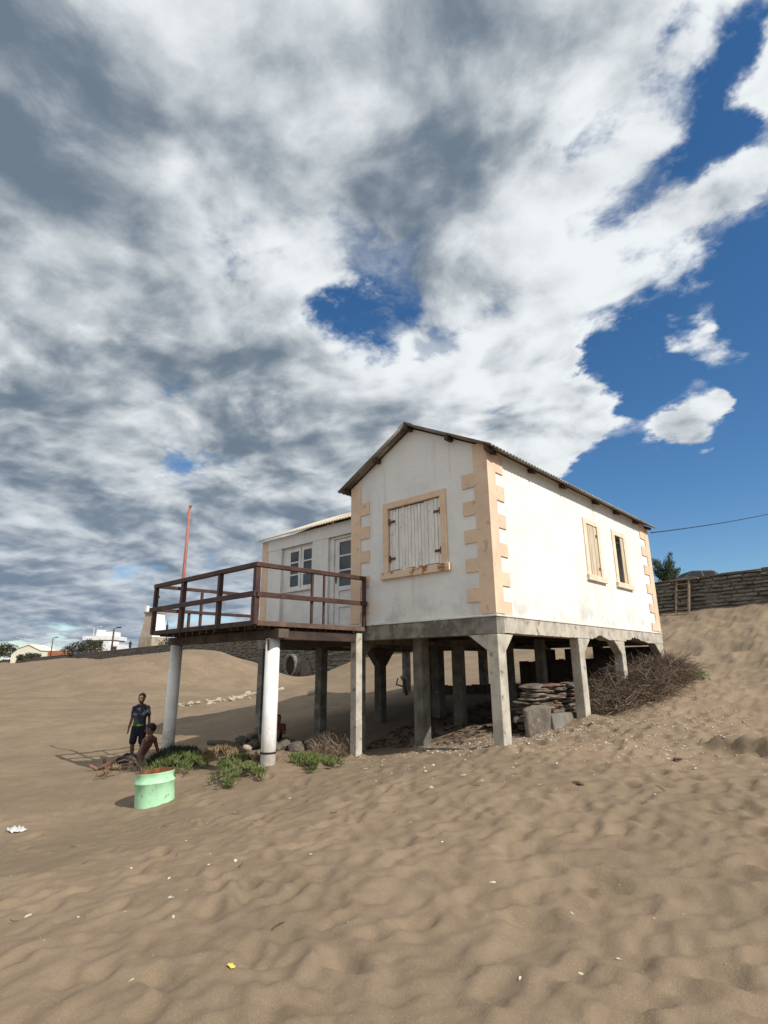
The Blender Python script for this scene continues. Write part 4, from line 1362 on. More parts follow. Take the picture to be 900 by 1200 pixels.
def brown_lamp(x, y_, h, label, r):
    z_ = sz(x, y_)
    t = thing('street_lamp', label, 'street lamp', (x, y_, z_), 'brown lamp posts on the promenade')
    MB().tube([(x, y_, z_ - .3), (x, y_, z_ + h)], [r, r * .75], 8).build('post', M_LAMPWOOD, t, True)
    MB().bar((x - .1, y_, z_ + h), (x + .6, y_ + .5, z_ + h + .2), .10, .10).build('arm', M_LAMPWOOD, t)
    MB().bar((x + .35, y_ + .3, z_ + h + .2), (x + 1.05, y_ + .9, z_ + h + .26), .34, .22).build('lamp_head', M_BLACK, t, bevel=.06)


def twin_lamp(x, y_, h, label):
    z_ = sz(x, y_)
    t = thing('street_lamp', label, 'street lamp', (x, y_, z_), 'tall twin-headed street lamps')
    MB().tube([(x, y_, z_ - .3), (x, y_, z_ + h)], [.13, .07], 8).build('post', M_LAMPGREY, t, True)
    for s in (-1, 1):
        MB().tube([(x, y_, z_ + h), (x + s * .6, y_ + s * .55, z_ + h + .35), (x + s * .95, y_ + s * .87, z_ + h + .4)], [.05, .045, .045], 6).build('arm', M_LAMPGREY, t)
        MB().ell((x + s * 1.15, y_ + s * 1.05, z_ + h + .4), (.42, .38, .10), 10, 6).build('lamp_head', M_WHITEPAINT, t, True)


brown_lamp(-166.1, 44.4, 5.0, 'brown lamp post between the cream gabled house and the bushy mound', .15)
brown_lamp(-107.4, 36.9, 4.4, 'thick brown lamp post standing in front of the white cottage', .20)
twin_lamp(-250.6, 58.8, 8.2, 'pale twin-headed street lamp above the roof of the cream gabled house')
twin_lamp(-142.9, 46.2, 6.6, 'pale twin-headed street lamp in front of the white stepped building')
mx, my = -104.6, 46.1
ms = thing('signal_mast', 'thin dark signal mast just right of the beacon tower', 'mast', (mx, my, 4.4))
MB().tube([(mx, my, 4), (mx, my, 10.6)], [.11, .07], 6).build('post', M_BLACK, ms)
MB().box(mx - .18, mx + .18, my - .15, my + .15, 8.4, 9.8).build('signal_box', M_BLACK, ms)
tree('low_shrub', 'grey-green shrub right of the beacon tower, just left of the deck beam', -86.0, 38.3, sz(-86, 38.3), 2.2, [((0, 0, 1.1), (1.6, 1.5, 1.1)), ((-1.2, -.9, .8), (1.0, 1.0, .8))], 600, .24, 31, M_CROWN_BROWN, 'shrubs along the promenade', .1)
wp = thing('marker_post', 'small white marker post on the wall top right of the beacon tower', 'post', (-73.6, wall_y(-73.6) + .3, wall_top(-73.6)))
MB().tube([(-73.6, wall_y(-73.6) + .3, wall_top(-73.6) - .2), (-73.6, wall_y(-73.6) + .3, wall_top(-73.6) + .38)], .12, 8).build('post', M_WHITEWALL, wp)
MB().ell((-73.6, wall_y(-73.6) + .3, wall_top(-73.6) + .40), (.16, .16, .10), 8, 5).build('cap', M_WHITEWALL, wp)


def car(name, label, loc, heading, paint):
    """a plain hatchback; heading is the direction of its nose in radians"""
    t = thing(name, label, 'car', loc)
    Rm = Matrix.Rotation(heading, 3, 'Z')
    L0 = Vector(loc)

    def put(m_):
        m_.v = [tuple(Rm @ Vector(p) + L0) for p in m_.v]
        return m_
    prof = [(-2.05, .30), (2.05, .30), (2.12, .62), (1.95, .80), (1.0, .93), (-1.75, .98), (-2.08, .85)]
    m_ = MB().prism(prof, 'y', -.85, .85)
    put(m_).build('body', paint, t, True, bevel=.06)
    cab = [(.98, .925), (.20, 1.45), (-1.20, 1.48), (-1.80, .975)]
    V = []
    for y_, sc_ in ((-.84, -.62), (.84, .62)):
        V += [(cab[0][0], y_, cab[0][1]), (cab[1][0], sc_, cab[1][1]), (cab[2][0], sc_, cab[2][1]), (cab[3][0], y_, cab[3][1])]
    put(MB().add(V, [(0, 1, 2, 3), (7, 6, 5, 4), (0, 4, 5, 1), (1, 5, 6, 2), (2, 6, 7, 3), (3, 7, 4, 0)])).build('cabin', paint, t, False, bevel=.05)
    for s in (-1, 1):
        def side(a0, a1):
            e = .012
            f_ = lambda xx, zz: (xx, s * (.84 - (zz - .93) / .53 * .22 + e), zz)
            lo, hi = 1.0, 1.40
            xa = lambda xx, zz: xx
            return MB().add([f_(a0[0], lo), f_(a1[0], lo), f_(a1[1], hi), f_(a0[1], hi), tuple(Vector(f_(a0[0], lo)) - Vector((0, s * .02, 0))), tuple(Vector(f_(a1[0], lo)) - Vector((0, s * .02, 0))),
                             tuple(Vector(f_(a1[1], hi)) - Vector((0, s * .02, 0))), tuple(Vector(f_(a0[1], hi)) - Vector((0, s * .02, 0)))],
                            [(0, 1, 2, 3), (7, 6, 5, 4), (0, 4, 5, 1), (1, 5, 6, 2), (2, 6, 7, 3), (3, 7, 4, 0)])
        put(side((.80, .24), (-.38, -.38))).build('side_window', M_CARGLASS, t)
        put(side((-.46, -.46), (-1.58, -1.18))).build('side_window', M_CARGLASS, t)
        for wx_ in (-1.3, 1.28):
            w_ = put(MB().tube([(wx_, s * .70, .31), (wx_, s * .88, .31)], .31, 18)).build('wheel', M_BLACK, t)
            put(MB().tube([(wx_, s * .875, .31), (wx_, s * .892, .31)], .19, 14)).build('rim', M_LAMPGREY, w_)
        put(MB().box(2.0, 2.09, s * .72 - .12, s * .72 + .12, .60, .74)).build('headlight', M_WHITEPAINT, t)
    for (a, b) in (((.98, .93), (.20, 1.45)), ((-1.80, .98), (-1.20, 1.48))):
        sg = 1 if a[0] > 0 else -1
        V = []
        for q_, y_ in ((.10, .76), (.90, .62)):
            xx = a[0] + (b[0] - a[0]) * q_; zz = a[1] + (b[1] - a[1]) * q_
            V += [(xx + sg * .02, -y_, zz + .01), (xx + sg * .02, y_, zz + .01)]
        V += [(p[0] - sg * .03, p[1], p[2] - .02) for p in V]
        put(MB().add(V, [(0, 1, 3, 2), (4, 6, 7, 5), (0, 4, 5, 1), (2, 3, 7, 6), (0, 2, 6, 4), (1, 5, 7, 3)])).build('windscreen' if sg > 0 else 'rear_window', M_CARGLASS, t)
    return t


M_CARPAINT = material('grey_car_paint', (.07, .08, .09), rough=.6, spec=.2)
M_CARWHITE = material('white_car_paint', (.75, .75, .74), rough=.35, spec=.5)
car('parked_car', 'grey car parked above the sea wall by the tree, only roof and windows showing', (-6.0, 35.6, sz(-6, 35.6) - .20), math.atan2(-1.73, -1.9), M_CARPAINT)
car('parked_car', 'white car parked under the round tree at the far left end of the promenade', (-262.5, 58.4, 5.25), math.atan2(.68, .73), M_CARWHITE)

# feathery tree behind the wall at the right
tx, ty = -6.9, 33.4
tz = sz(tx, ty)
TT = thing('feathery_tree', 'feathery dark green tree behind the sea wall between house and parked car', 'tree', (tx, ty, tz))
tr = MB()
cr = MB()
q = random.Random(77)
for k in range(15):
    a = q.uniform(0, 2 * math.pi); ln = q.uniform(1.2, 2.5) * (1.12 if k < 4 else .9)
    out = q.uniform(.12, .62)
    d0 = Vector((math.cos(a) * out, math.sin(a) * out, 1)).normalized()
    p0_ = Vector((tx, ty, tz + .2)); p1_ = p0_ + d0 * ln * .55; p2_ = p0_ + d0 * ln + Vector((math.cos(a) * .1, math.sin(a) * .1, -.05))
    tr.tube([p0_ - Vector((0, 0, .5)), p1_, p2_], [.06, .035, .012], 5)
    for _ in range(210):
        t = q.uniform(.3, 1.05)
        p = p0_.lerp(p2_, t) + Vector((q.gauss(0, .16), q.gauss(0, .16), q.gauss(0, .12))) * (1.2 - t * .6)
        d = (d0 + Vector((q.gauss(0, .5), q.gauss(0, .5), q.gauss(.2, .4)))).normalized() * q.uniform(.10, .22)
        s = d.orthogonal().normalized() * q.uniform(.015, .035)
        cr.add([p - s, p + s, p + d], [(0, 1, 2)])
tr.build('trunk', M_BARK, TT)
cr.build('crown', M_CROWN, TT, recalc=False)

# ------------------------------------------------------------------ loose stones
def rock_mesh(name, size, seed, mat, sub=2, flat=False, rough=.22, boxy=.0):
    bm = bmesh.new()
    bmesh.ops.create_icosphere(bm, subdivisions=sub, radius=1)
    q_ = random.Random(seed)
    ph = [(Vector((q_.gauss(0, 1), q_.gauss(0, 1), q_.gauss(0, 1))), q_.uniform(0, 6)) for _ in range(6)]
    for v in bm.verts:
        n_ = v.co.copy()
        k = 1 + rough * sum(math.sin(1.9 * n_.dot(a) + b) for a, b in ph) / 3
        if boxy:
            mx_ = max(abs(n_.x), abs(n_.y), abs(n_.z))
            k *= (1 - boxy) + boxy / mx_ * .85
        v.co = Vector((n_.x * size[0] * k, n_.y * size[1] * k, n_.z * size[2] * k))
    me_ = bpy.data.meshes.new(name)
    bm.to_mesh(me_)
    bm.free()
    me_.materials.append(mat)
    if sub > 2:
        me_.polygons.foreach_set('use_smooth', [True] * len(me_.polygons))
    return me_


def place(name, me_, loc, rot, scale, label, cat, group=None):
    ob = bpy.data.objects.new(name, me_)
    COL.objects.link(ob)
    ob.location = loc
    ob.rotation_euler = rot
    ob.scale = (scale,) * 3 if isinstance(scale, (int, float)) else scale
    return tag(ob, label, cat, group)


q = random.Random(101)
flats = [rock_mesh('flat_stone', (.17, .24, .034), 40 + i, [M_STONE, M_STONE, M_STONE_RED, M_STONE][i % 4], 3, rough=.26, boxy=.92) for i in range(8)]
zb = gz(-.55, 2.3)
for lay in range(14):
    zz = zb + .03 + lay * .052
    y_ = 1.42 + q.uniform(0, .15) + (.0 if lay < 11 else .18)
    yend = 4.0 - lay * .025
    while y_ < yend:
        ln = q.uniform(.75, 1.25)
        if not (lay > 10 and y_ > 3.3):
            place('flat_stone', flats[q.randrange(8)], (-.52 + q.uniform(-.06, .06), y_ + .2 * ln, zz + q.uniform(-.010, .010) - .10 * max(0, y_ - 3.1)),
                  (q.uniform(-.07, .07), q.uniform(-.10, .10), q.uniform(-.25, .25)), (q.uniform(.9, 1.25), ln, q.uniform(.8, 1.15)),
                  'flat rough stone laid in the dry stack under the house beside the second stilt', 'stone', 'flat stones stacked under the house')
        y_ += .44 * ln
sl = MB()
sl.add([(-.30, 1.14, .06), (-.30, 1.86, .04), (-.30, 2.02, .52), (-.30, 1.42, .56), (-.30, 1.10, .50), (-.21, 1.16, .06), (-.21, 1.84, .04), (-.23, 2.0, .50), (-.23, 1.42, .54), (-.23, 1.12, .48)],
       [(0, 1, 2, 3, 4), (9, 8, 7, 6, 5), (0, 5, 6, 1), (1, 6, 7, 2), (2, 7, 8, 3), (3, 8, 9, 4), (4, 9, 5, 0)])
tag(sl.build('stone_slab', M_STONE, None, bevel=.02), 'broad rounded dark slab leaning against the foot of the stone stack', 'slab')
sl = MB()
y0, y1, z0, z1 = 2.0, 3.0, gz(-.2, 2.4) - .06, .38
sl.add([(-.30, y0, z0), (-.30, y1 + .08, z0 + .02), (-.33, y1, z1 - .02), (-.34, y0 + .04, z1), (-.20, y0, z0), (-.20, y1 + .08, z0 + .02), (-.25, y1, z1 - .03), (-.26, y0 + .04, z1 - .01)],
       [(0, 1, 2, 3), (7, 6, 5, 4), (0, 4, 5, 1), (1, 5, 6, 2), (2, 6, 7, 3), (3, 7, 4, 0)])
tag(sl.build('stone_slab', material('grey_slab', (.20, .182, .152), (.14, .128, .108), scale=4, bump=.6, bscale=15), None, bevel=.02), 'squared grey slab leaning beside the second stilt', 'slab')

pales = [rock_mesh('pale_rock', (.24, .18, .12), 60 + i, M_PALESTONE, 2, rough=.3, boxy=.4) for i in range(5)]
# pale rubble strewn along the gully beyond the deck
for i in range(52):
    t = q.random()
    x_ = -20.6 + q.gauss(0, .45) + t * .3 + (-3.5 * (t - .75) if t > .75 else 0); y_ = 5.9 + t * 5.2 + q.gauss(0, .25); x_ += q.gauss(0, .9) * (q.random() < .45)
    place('pale_rock', pales[i % 5], (x_, y_, gz(x_, y_) + .03), (q.uniform(-.4, .4), q.uniform(-.4, .4), q.uniform(0, 6)), q.uniform(.2, .85),
          'pale broken rock strewn along the gully seen under the deck', 'rock', 'pale rubble in the gully')
darks = [rock_mesh('dark_rock', (.28, .22, .18), 70 + i, M_STONE, 2, rough=.3, boxy=.4) for i in range(4)]
for i in range(22):
    x_ = -37.6 + q.uniform(-2.6, 3.6); y_ = wall_y(x_) - .75 - abs(q.gauss(0, .6))
    place('dark_rock', (darks + pales)[q.randrange(9) if i % 3 == 0 else q.randrange(4)], (x_, y_, gz(x_, y_) + .12), (q.uniform(-.4, .4), q.uniform(-.4, .4), q.uniform(0, 6)), q.uniform(.9, 2.3),
          'rough rock tumbled at the wall foot below the drain pipe', 'rock', 'rocks below the drain pipe')
for i in range(20):                                   # dark stones in the shade under the deck
    x_ = -5.5 + q.uniform(-1.0, 1.6); y_ = -.35 + q.uniform(-.25, .45) + .0 * x_
    place('dark_rock', darks[i % 4], (x_, y_, gz(x_, y_) + .06), (q.uniform(-.4, .4), q.uniform(-.4, .4), q.uniform(0, 6)), q.uniform(.28, .75),
          'dark stone lying in the shade under the deck', 'rock', 'stones under the deck')
place('pale_rock', pales[1], (-4.95, -1.0, gz(-4.95, -1.0) + .10), (.2, .4, 1.0), .42, 'single paler stone among dark stones under the deck', 'rock')
for i, (x_, y_, s_, lb) in enumerate([(.40, 8.35, 1.4, 'large white rock at the uphill end of the dry brushwood'), (.16, 8.15, 1.0, 'smaller pale rock half buried in the uphill brushwood end'),
                                      (-11.6, 6.2, .9, 'lone pale rock on the sand behind the deck posts')]):
    place('pale_rock', rock_mesh('pale_rock', (.24, .18, .12), 90 + i, M_PALESTONE, 3, rough=.3), (x_, y_, gz(x_, y_) + .06), (.1, .2, i), s_, lb, 'rock')
dw = MB().tube([(-6.4, -.95, gz(-6.4, -.95) + .12), (-5.7, -1.05, gz(-5.7, -1.05) + .15), (-5.0, -1.1, gz(-5, -1.1) + .13)], [.05, .06, .045], 8)
tag(dw.build('driftwood_log', M_BARK, None, True), 'weathered log lying behind the green plants under the deck', 'log')
br = MB().tube([(-6.9, 5.9, gz(-6.9, 5.9) - .1), (-7.2, 6.1, .78), (-7.5, 6.35, .88)], [.05, .045, .05], 7)
br.tube([(-7.2, 6.1, .6), (-7.6, 6.2, .66), (-7.62, 6.3, .85)], [.025, .025, .02], 6)
tag(br.build('crooked_branch', M_DARKWOOD, None, True), 'dark crooked branch sticking up behind the stilts', 'branch')

# ------------------------------------------------------------------ dry brushwood along the long side
def brush(center, rx, ry, htop, n, seed, label, mat=None, lmin=.28, lmax=.68, group='dry brushwood heaps along the house', name='dry_brush', th=.007, upb=.55):
    q_ = random.Random(seed)
    t = thing(name, label, 'dry bush', (center[0], center[1], gz(*center)), group)
    m_, mp = MB(), MB()
    for i in range(n):
        a = q_.uniform(0, 2 * math.pi); r = math.sqrt(q_.random())
        x_ = center[0] + math.cos(a) * r * rx; y_ = center[1] + math.sin(a) * r * ry
        zb_ = float(base_h(x_, y_))
        hmax = htop * (1 - r * r) ** .6 + .06
        z_ = zb_ + q_.uniform(0, hmax * .75)
        b = q_.uniform(0, 2 * math.pi)
        d = Vector((math.cos(b), math.sin(b), q_.gauss(upb, .5))).normalized()
        ln = q_.uniform(lmin, lmax)
        p = Vector((x_, y_, z_)); pts_ = [p]
        k = 4
        for j in range(k):
            d = (d + Vector((q_.gauss(0, .25), q_.gauss(0, .25), q_.gauss(-.12, .2)))).normalized()
            p = p + d * ln / k
            if p.z > zb_ + hmax * 1.15:
                d.z = -abs(d.z) * .4
            pts_.append(p)
        r0 = th * q_.uniform(.5, 1.3)
        (mp if q_.random() < .22 else m_).tube(pts_, [r0 * (1 - .8 * j / k) for j in range(k + 1)], 3, cap=False)
    m_.build('twigs', mat or M_TWIG, t, recalc=False)
    mp.build('bleached_twigs', M_TWIG_PALE, t, recalc=False)
    return t


brush((-.10, 4.15), .55, .85, .55, 1100, 1, 'dry twiggy brush just behind the second stilt, at the stone stack end')
brush((.12, 5.2), .62, .85, .68, 1500, 2, 'dry twiggy brush covering the foot of the third stilt')
brush((.18, 6.4), .62, .9, .62, 1500, 3, 'dry twiggy brush heap between the third stilt and the corner stilt')
brush((.12, 7.35), .46, .72, .46, 1200, 4, 'dry twiggy brush at the far corner stilt, uphill end of the heap')
brush((-.75, 5.7), .6, 1.3, .75, 1100, 5, 'dry twiggy brush pushed in under the house floor')
gp = thing('green_tuft', 'tiny green tuft at the uphill tip of the brushwood', 'plant', (.52, 8.0, gz(.52, 8.0)))
crown_mb([((.52, 8.0, gz(.52, 8.0) + .10), (.28, .22, .14))], 160, .09, 5).build('leaves', M_LEAF, gp, recalc=False)


# ------------------------------------------------------------------ plants on the small dune under the deck
def succulent(x_, y_, rx, ry, n, seed, label, mat, hgt=.10, name='dune_plant', group='green creeping plants under the deck', dry=0, ang=0.0):
    q_ = random.Random(seed)
    t = thing(name, label, 'plant', (x_, y_, gz(x_, y_)), group)
    m_, m2, st = MB(), MB(), MB()
    runners = max(6, int(n / 36))
    per = n // runners
    for i in range(runners):
        a = q_.uniform(0, 2 * math.pi); r = q_.uniform(.1, .75)
        px, py = math.cos(a) * r * rx, math.sin(a) * r * ry
        b = a + q_.gauss(0, .7)
        ln = q_.uniform(.25, .6) * min(rx, ry) * 1.5
        pts_ = []
        for j in range(5):
            lx, ly = px + math.cos(b) * ln * j / 4, py + math.sin(b) * ln * j / 4
            b += q_.gauss(0, .25)
            gx_, gy_ = x_ + lx * math.cos(ang) - ly * math.sin(ang), y_ + lx * math.sin(ang) + ly * math.cos(ang)
            rr = min(1.2, math.hypot(lx / rx, ly / ry))
            pts_.append(Vector((gx_, gy_, float(base_h(gx_, gy_)) + .05 + .9 * hgt * max(0, 1 - rr * rr))))
        st.tube(pts_, [.008, .008, .007, .006, .004], 4, cap=False)
        for k in range(per):
            u = q_.random() * 3.999
            j = int(u)
            p = pts_[j].lerp(pts_[j + 1], u - j) + Vector((q_.gauss(0, .02), q_.gauss(0, .02), q_.uniform(-.02, .01)))
            d = Vector((q_.gauss(0, .55), q_.gauss(0, .55), 1)).normalized() * hgt * q_.uniform(.6, 1.3)
            s = d.cross(Vector((q_.gauss(0, 1), q_.gauss(0, 1), .1))).normalized() * q_.uniform(.006, .011)
            c_ = d.cross(s).normalized() * s.length
            tgt = m2 if q_.random() < dry else m_
            mid = p + d * .55
            tgt.add([p, mid + s, mid - s * .5 + c_ * .87, mid - s * .5 - c_ * .87, p + d], [(0, 1, 2), (0, 2, 3), (0, 3, 1), (4, 2, 1), (4, 3, 2), (4, 1, 3)])
    st.build('stems', M_TWIG, t, recalc=False)
    if m_.v:
        m_.build('leaves', mat, t, recalc=False)
    if m2.v:
        m2.build('withered_leaves', M_BROWNLEAF, t, recalc=False)
    return t


PL = 'plant'
succulent(-5.75, -2.05, .55, .40, 1300, 1, 'bushy plant with shade-dark leaves at the foot of the left white post', M_LEAF_DARK, .13)
succulent(-5.10, -2.25, .55, .42, 1100, 2, 'bright green plant just behind the green drum', M_LEAF, .11)
succulent(-4.75, -1.70, .45, .25, 700, 3, 'half withered brown plant between the two green clumps', M_LEAF, .12, dry=.75)
succulent(-3.75, -2.0, .55, .36, 750, 4, 'green creeping plant left of the right white post', M_LEAF, .09, dry=.08)
succulent(-3.05, -2.36, .60, .34, 800, 5, 'green creeping plant spilling down the sand in front of the right white post', M_LEAF, .085, dry=.08)
succulent(-3.35, -1.80, .26, .16, 380, 6, 'withered brown plant touching the right white post', M_LEAF, .11, dry=.85)
succulent(-2.65, -1.35, .70, .22, 800, 7, 'narrow band of upright green leaves right of the right white post', M_LEAF, .10, dry=.05)
succulent(-2.25, -1.55, .22, .16, 320, 8, 'small green plant at the right-hand end of the creeping plants', M_LEAF, .10)
succulent(-6.0, -3.05, .30, .16, 150, 9, 'sparse withered plant beside the reclining boy', M_LEAF, .09, dry=.7)
brush((-3.45, -.25), .5, .28, .30, 330, 9, 'upright dry reddish stems by the concrete front corner stilt', M_TWIG_PALE, .22, .42, None, 'dry_weed', .005, 1.6)
brush((-6.15, -2.50), .24, .14, .14, 80, 10, 'pale dry stems beside the seated boy and the green plants', M_TWIG_PALE, .2, .4, None, 'dry_weed', .004, 1.2)

# ------------------------------------------------------------------ the drum
bx_, by_ = -3.62, -3.38
bz_ = gz(bx_, by_)
DRUM = thing('metal_drum', 'mint green cut-down metal drum with rusty rim half sunk in the sand', 'drum', (bx_, by_, bz_))
prof = [(-.25, .262), (.14, .262), (.292, .262), (.300, .270), (.312, .275), (.324, .270), (.332, .262), (.420, .262), (.430, .268), (.441, .268), (.445, .260), (.441, .253), (.30, .252), (.04, .252), (.05, .01)]
V, F = [], []
nn = 48
tilt = Matrix.Rotation(rad(-3.0), 3, 'Y') @ Matrix.Rotation(rad(3), 3, 'X')
for zz, r in prof:
    for k in range(nn):
        a = 2 * math.pi * k / nn
        dent = 1 + .022 * math.sin(3 * a + 1) * sstep(zz, -.1, .4) + .012 * math.sin(7 * a + 9 * zz) - .05 * math.exp(-((a - 4.4) / .25) ** 2 - ((zz - .22) / .10) ** 2) - .045 * math.exp(-((a - 5.6) / .2) ** 2 - ((zz - .37) / .05) ** 2)
        V.append(tilt @ Vector((r * dent * math.cos(a), r * dent * math.sin(a), zz)) + Vector((bx_, by_, bz_ - .06)))
for j in range(len(prof) - 1):
    for k in range(nn):
        F.append((j * nn + k, j * nn + (k + 1) % nn, (j + 1) * nn + (k + 1) % nn, (j + 1) * nn + k))
split = 9
MB().add(V[:(split + 1) * nn], F[:split * nn]).build('body', M_GREEN, DRUM, True, recalc=False)
off_ = split * nn
MB().add(V[off_:], [tuple(i - off_ for i in f_) for f_ in F[off_:]]).build('rusty_inside', M_RUST, DRUM, True, recalc=False)
# thin dark plate near the rim, painting the shade of a square hole and the sand it stands in
a0 = math.atan2(-7.4 - by_, 4.6 - bx_) + rad(62)
hole = MB()
for rr in (.2655, .260):
    for da, zz in ((-.13, .355), (.13, .355), (.13, .405), (-.13, .405)):
        hole.add([tilt @ Vector((rr * math.cos(a0 + da), rr * math.sin(a0 + da), zz)) + Vector((bx_, by_, bz_ - .06))], [])
hole.f = [(0, 1, 2, 3), (7, 6, 5, 4), (0, 4, 5, 1), (1, 5, 6, 2), (2, 6, 7, 3), (3, 7, 4, 0)]
hole.build('slot_plate', M_DARKGAP, DRUM)
# ------------------------------------------------------------------ people
def voxel_union(mb_, voxel, name, mat, parent, smooth_it=3):
    """fuse overlapping closed shapes into one continuous surface"""
    me_ = bpy.data.meshes.new('tmp')
    o0 = np.array(wloc(parent))
    me_.from_pydata([tuple(np.array(tuple(p)) - o0) for p in mb_.v], [], mb_.f)
    bm = bmesh.new(); bm.from_mesh(me_)
    bmesh.ops.recalc_face_normals(bm, faces=bm.faces)
    bm.to_mesh(me_); bm.free()
    ob = bpy.data.objects.new('tmp', me_)
    COL.objects.link(ob)
    r = ob.modifiers.new('r', 'REMESH'); r.mode = 'VOXEL'; r.voxel_size = voxel
    s_ = ob.modifiers.new('s', 'SMOOTH'); s_.iterations = smooth_it; s_.factor = .5
    bpy.context.view_layer.update()
    ev = ob.evaluated_get(bpy.context.evaluated_depsgraph_get())
    out = bpy.data.meshes.new_from_object(ev)
    bpy.data.objects.remove(ob)
    bpy.data.meshes.remove(me_)
    out.materials.clear()
    return link(name, out, mat, parent, True)


def limb(m_, pts, radii, n=12):
    pts = [Vector(p) for p in pts]
    m_.tube(pts, radii, n)
    for p, r in zip(pts, radii):
        m_.ell(p, (r, r, r), 12, 8)


def hand(m_, wrist, d, side, k):
    """palm, four unequal bent fingers and a thumb; d = finger direction, side = towards the thumb"""
    d = Vector(d).normalized(); side = Vector(side); side = (side - d * side.dot(d)).normalized()
    nrm = d.cross(side)
    w = Vector(wrist)
    for j in (-.018, -.006, .006, .018):
        limb(m_, [w + d * .005 * k + side * j * k * .7, w + d * .072 * k + side * j * k], [.0125 * k, .0105 * k], 8)
    for j, ln in ((-.022, .042), (-.0075, .056), (.0075, .060), (.022, .052)):
        b = w + d * .070 * k + side * j * k
        m1 = b + d * ln * .5 * k + nrm * .006 * k
        limb(m_, [b, m1, m1 + (d * .8 + nrm * .6).normalized() * ln * .5 * k], [.0085 * k, .0078 * k, .0062 * k], 8)
    b = w + d * .022 * k + side * .02 * k
    m1 = b + (d * .55 + side * .8).normalized() * .030 * k
    limb(m_, [b, m1, m1 + (d * .9 + side * .3).normalized() * .028 * k], [.011 * k, .010 * k, .008 * k], 8)


